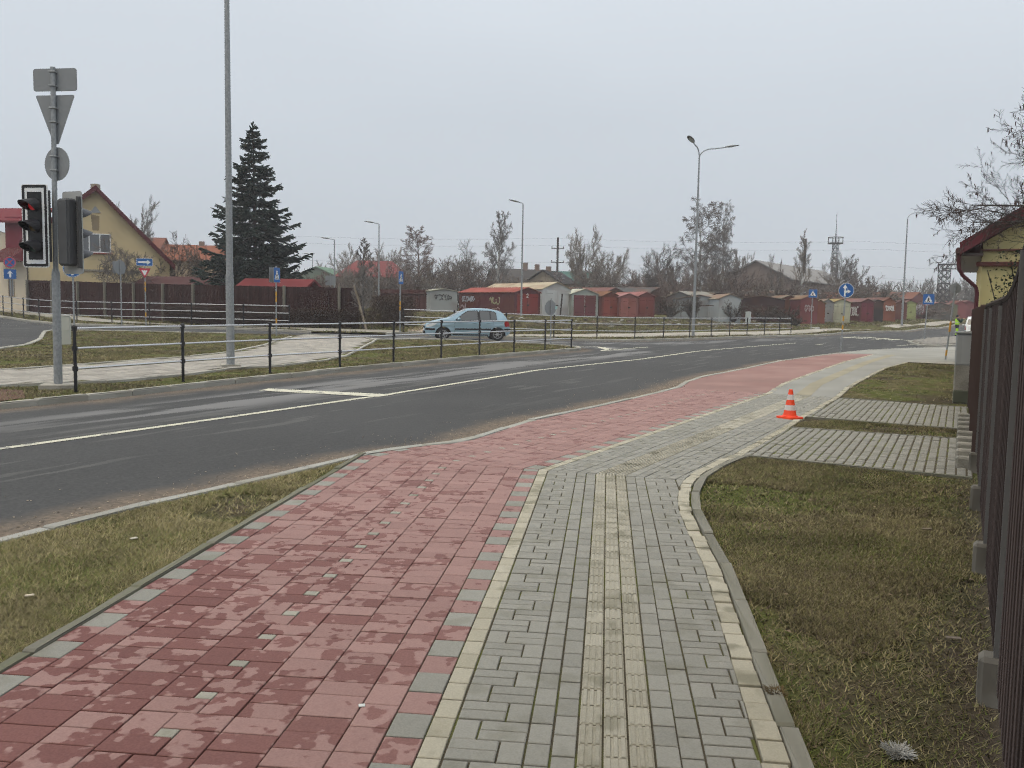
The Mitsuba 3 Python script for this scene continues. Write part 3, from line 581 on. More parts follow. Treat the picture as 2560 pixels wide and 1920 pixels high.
# plain grey backs
def back_sign(name, label, p, h, shape, centre, yaw, bands=(), lean=(0, 0), r=.032):
    k = thing(name, label, 'road sign'); z = pole(k, p, h, r, bands=bands, lean=lean)
    xx = toward(p, yaw); n = np.array([-xx[1], xx[0]]); f = lean[0]*centre/h, lean[1]*centre/h
    sign_face(k, None, shape, (p[0]+f[0]+n[0]*.045, p[1]+f[1]+n[1]*.045, z+centre), xx, [])
    add(k, 'clamp', bbox((p[0]+f[0], p[1]+f[1], z+centre+.1), (.11, .11, .03), .006), 'galvanised'); add(k, 'clamp', bbox((p[0]+f[0], p[1]+f[1], z+centre-.1), (.11, .11, .03), .006), 'galvanised'); return k, z
k, z = back_sign('road_sign', 'grey back of an octagonal sign with a small plate on the side street railing', (-20.4, 46.3), 3.4, circle(.40, 8), 3.03, 0.75)
sign_face(k, None, rrect(.30, .62), (-20.62, 46.25, z+3.03), toward((-20.4, 46.3), .2), [], part='side_plate')
k, z = back_sign('road_sign', 'grey round sign back leaning near the end of the island railing', (1.75, 41.2), 2.05, circle(.345), 1.62, 0.7)
add(k, 'tag', bbox((1.98, 41.15, z+1.62), (.1, .02, .13), .005), 'vc_satin', color=(.35, .55, .55))
k, z = back_sign('road_sign', 'round grey sign back on a banded pole beside the grey cabinet', (16.6, 34.0), 2.95, circle(.20), 2.72, 0.0, (.08, .38, .44), lean=(.25, 0))
# crossing signs
p = (-10.55, 39.6); k = thing('road_sign', 'two sided pedestrian crossing sign on a yellow banded pole left of the hedge', 'road sign'); z = pole(k, p, 3.05, bands=(.2, .5, .58))
sign_face(k, None, rrect(.66, .66), (p[0]+.05, p[1]-.06, z+2.67), toward(p, 1.15), crossing_layers(.66)); sign_face(k, None, rrect(.66, .66), (p[0]-.19, p[1]+.1, z+2.67), toward(p, 1.15+math.pi), crossing_layers(.66), part='rear_plate')
p = (-5.75, 45.2); k = thing('road_sign', 'narrow angled crossing sign at the start of the far railing', 'road sign'); z = pole(k, p, 3.05, bands=(.38, .46))
sign_face(k, None, rrect(.66, .66), (p[0]+.04, p[1]-.05, z+2.75), toward(p, 1.2), crossing_layers(.66))
p = (24.6, 73.4); k = thing('road_sign', 'small crossing sign in front of the red garages past the railing end', 'road sign'); z = pole(k, p, 3.3)
sign_face(k, None, rrect(.68, .68), (p[0]+.02, p[1]-.05, z+2.98), toward(p, -.12), crossing_layers(.68))
p = (26.4, 57.0); k = thing('road_sign', 'crossing sign on the cobbled refuge at the right', 'road sign'); z = pole(k, p, 2.95, lean=(.10, 0))
sign_face(k, None, rrect(.68, .68), (p[0]+.12, p[1]-.05, z+2.64), toward(p, -.08), crossing_layers(.68))
p = (14.75, 39.9); k = thing('road_sign', 'round blue sign with straight and right arrows at the end of the red path', 'road sign'); z = pole(k, p, 3.05, bands=(.34, .46), lean=(.12, 0))
e = unary_union([LineString([(-.055, -.27), (-.055, -.1), (-.0, -.045), (.06, -.045)]).buffer(.035, cap_style='flat'), Polygon([(.06, -.14), (.06, .05), (.2, -.045)]), LineString([(-.055, -.27), (-.055, .13)]).buffer(.035, cap_style='flat'), Polygon([(-.16, .1), (.05, .1), (-.055, .27)])])
sign_face(k, None, circle(.335), (p[0]+.11, p[1]-.05, z+2.72), toward(p, -.1), [(circle(.325), 'sign_white'), (circle(.31), 'sign_blue'), (e, 'sign_white')])
k, z = back_sign('road_sign', 'square grey sign back seen above the plank fence', (-15.4, 75.0), 3.1, rrect(.86, .8), 2.6, 0.15)

# ---------------------------------------------------------------- street lamps
def lamp_head(dirv, o, L=.75):
    """a flat leaf shaped luminaire pointing along dirv"""
    d = np.asarray(dirv, float); d /= np.linalg.norm(d); side = np.cross(d, [0, 0, 1]); side /= np.linalg.norm(side); up = np.cross(side, d)
    pl = Polygon([(0, -.05), (.12, -.10), (.35, -.14), (.6, -.12), (.73, -.06), (.75, 0), (.73, .06), (.6, .12), (.35, .14), (.12, .10), (0, .05)])
    a = frame(extrude(affinity.scale(pl, L/.75, L/.75, origin=(0, 0)), .035), o, d, -side, up)
    b = ball((0, 0, 0), (.3*L/.75, .11*L/.75, .075), 2); b = frame(b, np.array(o)+d*.32*L/.75+up*.03, d, -side, up); return a, b
def street_lamp(label, p, h, arms, r0=.09, r1=.045, base=True, L=.75, group=None):
    k = thing('street_lamp', label, 'street lamp', group); z = gz(*p); a = np.array([p[0], p[1], z-.1]); top = np.array([p[0], p[1], z+h])
    add(k, 'pole', cat([cyl(a, a+(top-a)*.22, r0, r0*.97, 16), cyl(a+(top-a)*.22, top, r0*.86, r1, 16)]), 'galvanised', smooth=40)
    if base: add(k, 'base_plate', bbox((p[0], p[1], z+.02), (r0*4.6, r0*4.2, .07), .01, .4), 'concrete')
    for az, ln, rise in arms:
        d = np.array([math.sin(az), math.cos(az), 0]); pts = [top+d*ln*(1-math.cos(t))*0.55+np.array([0, 0, rise*math.sin(t)]) for t in np.linspace(0, math.pi/2, 9)]
        pts += [pts[-1]+(d*ln*.45+np.array([0, 0, rise*.22]))*s for s in (.5, 1)]
        add(k, 'arm', tube(pts, .032, 8), 'galvanised', smooth=60)
        hd = pts[-1]-pts[-2]; a_, b_ = lamp_head(hd, pts[-1]-hd*.2, L); hk = add(k, 'lamp_head', a_, 'vc_satin', color=(.10, .105, .11)); add(hk, 'cover', b_, 'vc_satin', smooth=True, color=(.42, .44, .45))
street_lamp('tall galvanised lamp post by the near railing, its top out of view', (-7.42, 23.3), 11.3, [(-1.2, 1.3, .9), (1.9, 1.3, .9)], .105, .055)
street_lamp('tall lamp post with two curved arms above the garages', (11.2, 55.2), 10.9, [(-2.6, 1.15, .62), (1.35, 1.75, .62)], .10, .045, L=.95)
street_lamp('single armed lamp post bending right near the crossing', (40.3, 92.2), 10.9, [(1.45, 1.9, .72)], .11, .05, L=1.0)
street_lamp('lamp post with a short head standing before the red garage', (.66, 74.6), 9.3, [(-1.9, .35, .12)], .085, .05, False, .95)
street_lamp('lamp post behind the plank fence, the taller of two', (-12.1, 80), 7.7, [(-1.9, .45, .1)], .08, .05, False, .9)
street_lamp('lamp post behind the plank fence, left of the taller one', (-19.1, 95), 7.2, [(-1.7, .5, .1)], .08, .05, False, 1.0)
street_lamp('small lamp post beside the spruce, farthest on the left', (-31.6, 140), 8.0, [(-1.5, .5, .1)], .09, .05, False, 1.1)

# ---------------------------------------------------------------- traffic light at the left
tx, ty = -8.84, 17.2; tz = gz(tx, ty)
k = thing('traffic_light', 'galvanised traffic light pole with a lit red lens and a second head facing away', 'traffic light')
add(k, 'base_plate', bbox((tx, ty, tz+.0), (.62, .5, .13), .02, .3), 'concrete')
add(k, 'pole', cat([cyl((tx, ty, tz-.1), (tx+.01, ty, tz+2.2), .078, .074, 18), cyl((tx+.01, ty, tz+2.2), (tx+.012, ty, tz+2.3), .074, .048, 18), cyl((tx+.012, ty, tz+2.3), (tx+.06, ty, tz+6.07), .048, .046, 16)]), 'galvanised', smooth=40)
def signal_head(k, o, yaw, lit, rim, label):
    """backboard, housing and three hooded lenses; yaw turns it from facing the camera"""
    xx = np.array([*toward((tx, ty), yaw), 0]); up = np.array([0, 0, 1.0]); n = np.cross(xx, up); o = np.array(o)
    def fr(m, u, v, w): return frame(m, o+xx*u+up*v+n*w, xx, up, n)
    bb = add(k, 'backboard', fr(extrude(rrect(.54, 1.56, .05), .02), 0, 0, -.02), 'sign_white' if rim else 'vc_satin', color=None if rim else (.36, .37, .365), label=label)
    if rim: add(bb, 'black_border', fr(extrude(rrect(.505, 1.525, .03).difference(rrect(.405, 1.425, .01)), .003), 0, 0, .002), 'sign_black'); add(bb, 'inner_black', fr(extrude(rrect(.30, 1.27, .01), .003), 0, 0, .0025), 'sign_black')
    hs = add(k, 'housing', fr(bbox((0, 0, 0), (.30, 1.26, .2), .03), 0, 0, -.125), 'vc_satin', color=(.05, .052, .055))
    add(hs, 'door_seam', fr(bbox((0, 0, 0), (.245, 1.19, .02), .006), 0, 0, -.234), 'vc_satin', color=(.075, .078, .082))
    add(k, 'bracket', fr(box((0, 0, 0), (.06, 1.34, .06)), .24 if rim else -.24, 0, -.06), 'vc_satin', color=(.05, .05, .05))
    for i, v in enumerate((.39, 0, -.39)):
        bz = add(k, 'lens_surround', fr(trimesh.creation.cylinder(.125, .05, sections=24), 0, v, .02), 'black_plastic', smooth=40)
        m_ = ['red_lens', 'vc_gloss', 'vc_gloss'][i]; dome = ball((0, 0, 0), (.1, .1, .03), 3)
        if lit and i == 0: scene[f'{bz}__lens'] = mikit.ply(fr(dome, 0, v, .045), 'red_lens', smooth=True, emitter={'type': 'area', 'radiance': {'type': 'rgb', 'value': [.05, .0015, .002]}})
        else: add(bz, 'lens', fr(dome, 0, v, .045), m_, smooth=True, color=None if i == 0 else [(0, 0, 0), (.10, .06, .008), (.01, .05, .035)][i])
        an = np.linspace(math.radians(-48), math.radians(228), 26); rows = []
        for r_, w0 in ((.132, .0), (.124, .0)):
            for t in (0, 1):
                ln = .06+.30*np.clip((np.sin(an)+.75)/1.75, 0, 1)**.8
                rows.append(np.c_[np.cos(an)*r_*(1-.1*t), np.sin(an)*r_*(1-.1*t)-.055*t*ln/.3, w0+t*ln])
        m = len(an); V = np.vstack(rows); F = []
        for j in range(m-1):
            F += [[j, j+1, m+j+1], [j, m+j+1, m+j], [2*m+j, 3*m+j+1, 2*m+j+1], [2*m+j, 3*m+j, 3*m+j+1], [m+j, m+j+1, 3*m+j+1], [m+j, 3*m+j+1, 3*m+j]]
        for j in (0, m-1): F += [[j, m+j, 3*m+j], [j, 3*m+j, 2*m+j]]
        add(bz, 'hood', fr(TM(V, F), 0, v, .04), 'vc_satin', smooth=50, color=(.022, .022, .026) if rim else (.10, .102, .11))
cz = tz+2.85
d_ = toward((tx, ty)); d_ = np.array([d_[0], d_[1]])
signal_head(k, (tx-d_[0]*.27-.0, ty-d_[1]*.27-.10, cz+.23), -.62, True, True, 'white and black rimmed backboard facing the near road')
signal_head(k, (tx+d_[0]*.40+.06, ty-d_[1]*.28+.04, cz+.12), 2.2, False, False, 'plain grey backboard seen from behind')
for nm, shp, zc, yw in (('grey_plate', rrect(.90, .42, .05), 5.85, .62), ('triangle_plate', Polygon([(-.37, .36), (.37, .36), (.03, -.5), (-.03, -.5)]).buffer(.025), 5.18, .62), ('round_plate', circle(.315), 4.28, .85)):
    xx = toward((tx, ty), -yw); f = zc/6.07*.06; nn = np.array([-xx[1], xx[0]])
    sign_face(k, None, shp, (tx+f+nn[0]*.06, ty+nn[1]*.06, tz+zc), xx, [], part=nm)
    for dz in (.13, -.13): add(k, 'clamp', bbox((tx+f, ty, tz+zc+dz), (.13, .13, .03), .008), 'galvanised')
# small pale cabinet on the grass
p = (-16.0, 31.7); z = gz(*p); k = thing('utility_cabinet', 'slim pale cabinet standing on the island grass behind the traffic light', 'utility cabinet')
add(k, 'body', bbox((p[0], p[1], z+.2), (.36, .30, .6), .015, .35), 'vc_satin', color=(.42, .43, .38)); add(k, 'door', bbox((p[0], p[1], z+.74), (.37, .31, .5), .015, .35), 'vc_satin', color=(.44, .45, .40))
rf = trimesh.convex.convex_hull(np.array([(-.2, -.17, 0), (.2, -.17, 0), (.2, .17, 0), (-.2, .17, 0), (0, -.17, .06), (0, .17, .06)])); add(k, 'roof', rotz(rf, .35, (p[0], p[1], z+.99)), 'vc_satin', color=(.5, .51, .47))

# ---------------------------------------------------------------- left plank fence, hedge and house
def plank_fence(label, pts, h, plank, base, seed, post_every, post_h, post_col, board=.11, posts_front=.09):
    k = thing('fence', label, 'fence'); r_ = np.random.default_rng(seed); L = LineString(pts)
    n = int(L.length/board); ss = np.linspace(0, L.length, n+1); P = np.array([L.interpolate(s).coords[0] for s in ss]); bays = {}
    for i in range(n):
        a, b = P[i], P[i+1]; d = (b-a)/np.linalg.norm(b-a); nn = np.array([d[1], -d[0]])*(.012 if i % 2 else 0); g = .004
        a2, b2 = a+d*g+nn, b-d*g+nn; z = gz(*a)-.05; hh = h+r_.normal(0, .006)
        q = np.array([a2, b2, b2-nn*0+np.array([-d[1], d[0]])*.022, a2+np.array([-d[1], d[0]])*.022]); m = stone(q, hh, hh+.05, .004)
        bays.setdefault(int(ss[i]/post_every), []).append((m, np.tile(np.array(base)*r_.uniform(.75, 1.25), (len(m.vertices), 1))))
    for b in bays.values():
        m = cat([x[0] for x in b]); add(k, 'plank_panel', m, 'vc_matte', color=np.vstack([x[1] for x in b])*(.85+.3*meshkit.fbm(m.vertices*[1, 1, .6]*2, 3, seed)[:, None]), kind='stuff')
    for s in np.arange(0, L.length+.01, post_every):
        c = np.array(L.interpolate(s).coords[0]); d = np.array(L.interpolate(min(s+.5, L.length)).coords[0])-np.array(L.interpolate(max(0, s-.5)).coords[0]); d /= np.linalg.norm(d); c = c+np.array([d[1], -d[0]])*posts_front
        m = bbox((0, 0, (post_h-.2)/2), (.14, .14, post_h+.2), .015); m = rotz(m, math.atan2(d[1], d[0]), (c[0], c[1], gz(*c))); add(k, 'post', m, 'vc_matte', color=vcol(m, post_col, .25, 3, 3))
    return k
plank_fence('long dark brown plank fence with pale concrete posts on the left', [(-33.0, 60.6), (-27.0, 56.6), (-21.7, 53.0), (-16.3, 48.9), (-12.8, 48.2), (-8.3, 47.75)], 2.16, .11, (.040, .020, .019), 4, 3.05, 2.2, (.16, .15, .125))
def twig_mass(bounds_fn, n, ln, r, seed, up=.6):
    r_ = np.random.default_rng(seed); P = bounds_fn(r_, n); d = r_.normal(0, 1, (n, 3)); d[:, 2] = np.abs(d[:, 2])*up+.25; d /= np.linalg.norm(d, axis=1, keepdims=True)
    return segs(P, P+d*r_.uniform(.4, 1, (n, 1))*ln, r, r*.4, 3)
def along(pts, w, h0, h1):
    L = LineString(pts)
    def f(r_, n):
        s = r_.uniform(0, L.length, n); p = np.array([L.interpolate(x).coords[0] for x in s]); p += r_.uniform(-w, w, (n, 2)); z = terr(p[:, 0], p[:, 1])
        return np.c_[p, z+h0+(h1-h0)*r_.uniform(0, 1, n)**.8]
    return f
def hedge(label, pts, w, h, n, seed, col):
    k = thing('hedge', label, 'hedge')
    core = cat([bbox((0, 0, 0), (1, 1, 1), .2)]); m = twig_mass(along(pts, w, .05, h-.2), n, .34, .007, seed)
    add(k, 'branches', m, 'vc_matte', color=vcol(m, col, .5, 3.0, seed)); r_ = np.random.default_rng(seed); L = LineString(pts); s = np.arange(0, L.length, .3); P = np.array([L.interpolate(x).coords[0] for x in s])+r_.uniform(-w*.6, w*.6, (len(s), 2)); z = terr(P[:, 0], P[:, 1])
    m = segs(np.c_[P, z], np.c_[P+r_.normal(0, .1, P.shape), z+h*.8], .02, .012, 4); add(k, 'stems', m, 'vc_matte', color=(.05, .04, .033))
hedge('low clipped brown hedge in front of the plank fence', [(-19.6, 50.4), (-16.3, 48.1), (-12.4, 47.5), (-7.6, 47.3)], .38, 1.12, 13000, 3, (.062, .043, .036))
hedge('taller rounded brown hedge beyond the right end of the plank fence', [(-7.4, 49.0), (-7.0, 51.5), (-6.6, 54.5)], .75, 1.9, 8500, 4, (.066, .046, .038))
# stake and young tree at the fence end
k = thing('tree_stake', 'pale leaning timber stake at the end of the plank fence', 'stake'); add(k, 'timber', cyl((-7.75, 46.9, gz(-7.7, 47)), (-8.45, 47.3, gz(-8.4, 47.3)+2.3), .06, n=8), 'vc_matte', color=(.26, .22, .17)); add(k, 'tie', cyl((-8.4, 47.2, 2.15), (-7.95, 47.5, 2.1), .03, n=6), 'rubber')

def window(parent, o, x, w, h, nx, ny=1, frame_col=(.74, .75, .75), depth=.06, label=None, sill=None):
    """frame, mullions, recessed panes; o is the centre on the wall's outer face"""
    x = np.array([x[0], x[1], 0.]); x /= np.linalg.norm(x); up = np.array([0, 0, 1.]); n = np.cross(x, up); o = np.array(o)
    outer = sbox(-w/2, -h/2, w/2, h/2); f = .07 if w > .7 else .05; cw, chh = (w-f*(nx+1))/nx, (h-f*(ny+1))/ny; holes = []
    for i in range(nx):
        for j in range(ny): holes.append(sbox(-w/2+f+i*(cw+f), -h/2+f+j*(chh+f), -w/2+f+i*(cw+f)+cw, -h/2+f+j*(chh+f)+chh))
    k = add(parent, 'window', frame(extrude(outer.difference(unary_union(holes)), .07), o-n*(.03), x, up, n), 'vc_satin', color=frame_col, label=label)
    for hl in holes: add(k, 'pane', frame(extrude(hl, .012), o-n*.012, x, up, n), 'window_glass')
    if sill is not None: add(k, 'sill', frame(bbox((0, 0, 0), (w+.2, .06, .22), .01), o-up*(h/2+.05)+n*.07, x, up, n), 'vc_satin', color=sill)
    return k
def wall_quad(pts, t, holes=()):
    """a flat wall of thickness t from a vertical polygon given by (u, z) pairs"""
    return extrude(Polygon(pts, [list(h.exterior.coords) for h in holes]), t)
# house
F_, B_ = np.array([-33.2, 60.9]), np.array([-24.9, 64.6]); gx = (B_-F_)/np.linalg.norm(B_-F_); gn = np.array([gx[1], -gx[0]]); W_ = float(np.linalg.norm(B_-F_)); gzb = .65
k = thing('house', 'cream yellow gabled house with dark red roof behind the plank fence', 'house')
ridge, eaveF, eaveB, midu = 9.3, 5.6, 4.35, 4.35
mz = lambda u: eaveF+(ridge-eaveF)*u/midu if u < midu else ridge+(eaveB-ridge)*(u-midu)/(W_-midu)
win = sbox(3.15, 4.95, 5.25, 6.3)
wm = wall_quad([(0, gzb-1), (W_, gzb-1), (W_, eaveB), (midu, ridge), (0, eaveF)], .3, [win])
M_ = lambda m: frame(m, (F_[0], F_[1], 0), (gx[0], gx[1], 0), (0, 0, 1), (gn[0], gn[1], 0))
wm = M_(wm); wm.vertices -= np.r_[gn*.3, 0]; fm = fine(wm, 1.2); add(k, 'gable_wall', fm, 'vc_matte', color=vcol(fm, (.60, .49, .285), .10, .6, 4, (.36, .29, .17), .35), label='cream yellow gable wall')
window(k, (*(F_+gx*4.2), 5.625), gx, 2.08, 1.33, 3, label='white three part window', sill=(.23, .05, .045))
for u in (3.2,): add(k, 'wall_ledge', M_(box((5.0, 3.72, .04), (4.2, .14, .1))), 'vc_matte', color=(.25, .23, .19))
add(k, 'gable_vent', M_(extrude(Polygon([(3.95, 7.72), (4.65, 7.72), (4.3, 8.2)]), .05)), 'vc_satin', color=(.30, .31, .31))
st = M_(fine(extrude(Polygon([(4.08, 6.5), (4.5, 6.5), (4.55, 7.5), (4.0, 7.6)]), .006), .15)); add(k, 'wall_stain', st, 'vc_matte', color=vcol(st, (.27, .21, .13), .3, 3), label='brown damp stain under the vent')
Dd = -gn*8.0
def slope(u0, u1, over=.5, th=.16):
    z0, z1 = mz(u0), mz(u1); du, dz = (u1-u0), z1-z0; L = math.hypot(du, dz); ex = over/L
    a = F_+gx*(u1+(0))+gn*.45; p = [(*(F_+gx*(u0-du*0)+gn*.45), z0)]
    def P(t, back, lift): u = u0+du*t; q = F_+gx*u+gn*.45+(-gn)*back; return (q[0], q[1], z0+dz*t+lift)
    return P, L, ex
for (u0, u1, bk) in ((midu, -.0, 15.0), (midu, W_, 8.5)):
    P, L, ex = slope(u0, u1); v = [P(-.0, 0, .05), P(1+ex, 0, .05), P(1+ex, bk, .05), P(0, bk, .05), P(0, 0, .24), P(1+ex, 0, .24), P(1+ex, bk, .24), P(0, bk, .24)]
    m = trimesh.convex.convex_hull(np.array(v)); rk = add(k, 'roof', m, 'vc_matte', color=(.15, .03, .035))
    v = [P(-.0, -.03, -.1), P(1+ex, -.03, -.1), P(1+ex, .14, -.1), P(0, .14, -.1), P(0, -.03, .28), P(1+ex, -.03, .28), P(1+ex, .14, .28), P(0, .14, .28)]
    add(rk, 'verge_board', trimesh.convex.convex_hull(np.array(v)), 'vc_matte', color=(.095, .024, .028))
    for s in np.arange(.3, bk-.2, .38):
        add(rk, 'tile_course', segs([P(0, s, .25)], [P(1+ex, s, .25)], .03, .03, 4), 'vc_satin', color=(.16, .028, .033))
    for t in np.arange(.08, 1.0, .085): add(rk, 'tile_row', segs([P(t, 0, .245)], [P(t, bk, .245)], .022, .022, 4), 'vc_satin', color=(.17, .03, .035))
# street facade to the left of the corner
fx = np.array([-.79, .61]); fn = np.array([-.61, -.79])
fw = wall_quad([(0, gzb-1), (14, gzb-1), (14, 6.9), (0, 5.6)], .3, [sbox(2.0, 1.75, 2.95, 3.35), sbox(5.6, 5.0, 6.6, 6.6)])
Mf = lambda m: frame(m, (F_[0], F_[1], 0), (-fx[0], -fx[1], 0), (0, 0, 1), (-gn[0]*0+fn[0], fn[1], 0))
MF2 = lambda m: frame(m, (F_[0], F_[1], 0), (fx[0], fx[1], 0), (0, 0, 1), (fn[0], fn[1], 0))
def mirrored(m): m = MF2(m); m.vertices -= np.r_[fn*.3, 0]; m.invert(); return m
fm = fine(mirrored(fw), 1.4); add(k, 'street_wall', fm, 'vc_matte', color=vcol(fm, (.62, .545, .42), .08, .6, 6, (.42, .36, .27), .3))
window(k, (*(F_+fx*2.47), 2.55), -fx, .92, 1.57, 2, frame_col=(.34, .26, .17)); window(k, (*(F_+fx*6.1), 5.8), -fx, .95, 1.55, 2, frame_col=(.62, .60, .55))
dm = np.array([(*(F_+fx*.15+fn*a), z) for a, z in ((.05, 5.05), (.05, 7.2), (-.6, 7.2), (-.6, 5.05))]+[(*(F_+fx*3.1+fn*a), z) for a, z in ((.05, 5.05), (.05, 7.35), (-.6, 7.35), (-.6, 5.05))])
add(k, 'red_bay', trimesh.convex.convex_hull(dm), 'vc_matte', color=(.17, .03, .042), label='dark red clad bay over the corner')
sk = np.array([(*(F_+fx*-.1+fn*a), z) for a, z in ((.06, 5.15), (1.15, 4.35), (1.15, 4.2), (.06, 4.2))]+[(*(F_+fx*3.5+fn*a), z) for a, z in ((.06, 5.15), (1.15, 4.35), (1.15, 4.2), (.06, 4.2))])
add(k, 'skirt_roof', trimesh.convex.convex_hull(sk), 'vc_satin', color=(.17, .028, .035), label='small dark red tiled skirt roof')
for u in np.arange(.1, 3.4, .33): add(k, 'skirt_rib', segs([(*(F_+fx*u+fn*.06), 5.17)], [(*(F_+fx*u+fn*1.17), 4.37)], .03, .03, 4), 'vc_satin', color=(.13, .024, .03))
rv = np.array([(*(F_+fx*u+fn*a), z) for u, z0 in ((-.15, 6.75), (14.5, 7.5)) for a, z in ((.5, z0), (.5, z0+.15), (-2.2, z0+1.25), (-2.2, z0+1.1))]); add(k, 'street_roof', trimesh.convex.convex_hull(rv), 'vc_matte', color=(.14, .03, .036))
add(k, 'downpipe', tube([(*(F_+fn*.1+gx*.1), z) for z in np.linspace(.4, 5.6, 8)], .05, 8), 'vc_satin', color=(.09, .07, .06)); add(k, 'chimney', box((-31.5, 67.5, 9.6), (.5, .5, 1.4)), 'vc_matte', color=(.3, .26, .2))

# ---------------------------------------------------------------- the row of sheet metal garages
RUST = (.14, .06, .035)
def garage(label, mid, wv, phi, eave, apex, depth, wallc, doorc, roofc, number=None, tag_=None, side_tag=None, seed=0, plank=False, group=None, zoff=0.0, overhang=.12):
    """mid: middle of the door gable at the ground; wv: its width; phi: how far the gable is turned from facing the camera"""
    k = thing('garage', label, 'garage', group); x = np.array(toward(mid, phi)); n = np.array([x[1], -x[0]]); o = np.array(mid, float); z = gz(*mid)-.06+zoff; w = wv
    F3 = lambda m, u=0., v=0., d=0.: frame(m, (o[0]+x[0]*u-n[0]*d, o[1]+x[1]*u-n[1]*d, z+v), (x[0], x[1], 0), (0, 0, 1), (n[0], n[1], 0))
    def sheet_wall(poly, t, base, sd, st=.3):
        m = fine(extrude(poly, t), .35); return m, base, sd, st
    g_ = Polygon([(-w/2, -.3), (w/2, -.3), (w/2, eave), (0, apex), (-w/2, eave)])
    m = fine(extrude(g_, .05), .7); m.vertices[:, 2] -= .05
    mm = F3(m); add(k, 'front_wall', mm, 'vc_matte', color=vcol(mm, wallc, .18, 1.1, seed, RUST, .35))
    for s in (-1, 1):
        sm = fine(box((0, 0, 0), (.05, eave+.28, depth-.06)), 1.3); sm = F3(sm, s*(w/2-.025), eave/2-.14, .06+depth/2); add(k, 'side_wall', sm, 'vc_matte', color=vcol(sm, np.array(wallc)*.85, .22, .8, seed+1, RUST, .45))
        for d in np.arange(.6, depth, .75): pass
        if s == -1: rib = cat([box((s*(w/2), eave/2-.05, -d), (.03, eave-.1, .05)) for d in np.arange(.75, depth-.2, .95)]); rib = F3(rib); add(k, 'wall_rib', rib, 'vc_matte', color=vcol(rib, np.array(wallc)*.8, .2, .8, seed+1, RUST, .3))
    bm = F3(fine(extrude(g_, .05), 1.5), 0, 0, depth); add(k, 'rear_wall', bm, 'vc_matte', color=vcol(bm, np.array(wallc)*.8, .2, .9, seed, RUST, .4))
    L = math.hypot(w/2, apex-eave)
    for s in (-1, 1):
        v = []
        for t in (0, 1+overhang/L):
            u, zz = s*w/2*t, apex+(eave-apex)*t
            for d in (-overhang, depth+.1):
                for lift in (.01, .06): v.append((u, zz+lift, -d))
        rm = fine(trimesh.convex.convex_hull(np.array(v)), 1.1); rm = F3(rm); add(k, 'roof_sheet', rm, 'vc_matte', color=vcol(rm, roofc, .3, .9, seed+2, np.array(RUST)*1.3, .5))
    if doorc is not None:
        dw, dh = w*.41, eave-.16
        for s in (-1, 1):
            if plank:
                nb = max(3, int(dw/.14)); bw = dw/nb
                lm = cat([box((s*(dw/2+.012)+(-dw/2+bw*(i+.5)), dh/2+.04, .012+.008*(i % 2)), (bw-.012, dh, .024)) for i in range(nb)])
            else: lm = bbox((s*(dw/2+.014), dh/2+.05, .014), (dw-.02, dh, .03), .008)
            lm = F3(fine(lm, .9)); dk = add(k, 'door_leaf', lm, 'vc_matte', color=vcol(lm, np.array(doorc)*(1 if s < 0 else .93), .2, 1.2, seed+3+s, RUST, .3))
            add(dk, 'hinge_strap', F3(cat([box((s*(dw*.62), hh, .035), (dw*.6, .045, .02)) for hh in (.35, dh-.25)])), 'vc_matte', color=tuple(np.array(doorc)*.6))
        add(k, 'hasp', F3(bbox((.05, .95, .045), (.22, .1, .04), .01)), 'vc_matte', color=(.05, .04, .035))
    if number:
        t = meshkit.text_mesh(number, .36, .004, bold=True); t.vertices -= t.bounds.mean(0); t.vertices[:, 2] *= 1
        add(k, 'number', F3(t, w*.0-.06 if w > 2.2 else .0, eave-.28, -.035), 'vc_satin', color=(.62, .6, .56))
    def scrawl(u0, v0, u1, v1, sd, col, width, loops):
        r_ = np.random.default_rng(sd); pts = []; L_ = []
        for i in range(loops):
            cu, cv = u0+(u1-u0)*(i+.5)/loops, (v0+v1)/2; a, b = (u1-u0)/loops*.55, (v1-v0)*.45; t0 = r_.uniform(0, 6); tt = np.linspace(t0, t0+r_.uniform(3.5, 6.5), 16)
            L_.append(LineString(np.c_[cu+a*np.cos(tt)*r_.uniform(.6, 1)+r_.normal(0, .02, 16), cv+b*np.sin(tt*r_.choice([1, 1, 2]))*r_.uniform(.6, 1)+r_.normal(0, .02, 16)]).buffer(width))
        return unary_union(L_)
    if tag_:
        u0, v0, u1, v1, sd, col, wd, lp = tag_; add(k, 'spray_paint', F3(extrude(scrawl(u0, v0, u1, v1, sd, col, wd, lp), .003), 0, 0, -.034), 'vc_matte', color=col)
    for st in (side_tag or []):
        u0, v0, u1, v1, sd, col, wd, lp = st; pg = scrawl(u0, v0, u1, v1, sd, col, wd, lp); m = extrude(pg, .003)
        m = frame(m, (o[0]-x[0]*(w/2+.022), o[1]-x[1]*(w/2+.022), z), (n[0], n[1], 0), (0, 0, 1), (-x[0], -x[1], 0)); m.vertices -= np.r_[n*depth, 0]*1.0; add(k, 'spray_paint', m, 'vc_matte', color=col)
    return k
R1 = (.235, .045, .042); MAR = (.115, .036, .042); PINK = (.30, .105, .095); ORG = (.24, .065, .035); LG = (.36, .38, .375); DKG = (.085, .082, .078); YEL = (.55, .55, .38)
WH = (.62, .62, .6)
garage('pale grey sheet garage with black spray scribbles, leftmost of the row', (-6.3, 80.5), 2.5, .25, 1.95, 2.15, 5, (.33, .35, .345), None, (.33, .33, .27), tag_=(-.8, 1.1, .7, 1.75, 3, (.05, .05, .05), .035, 5), seed=3)
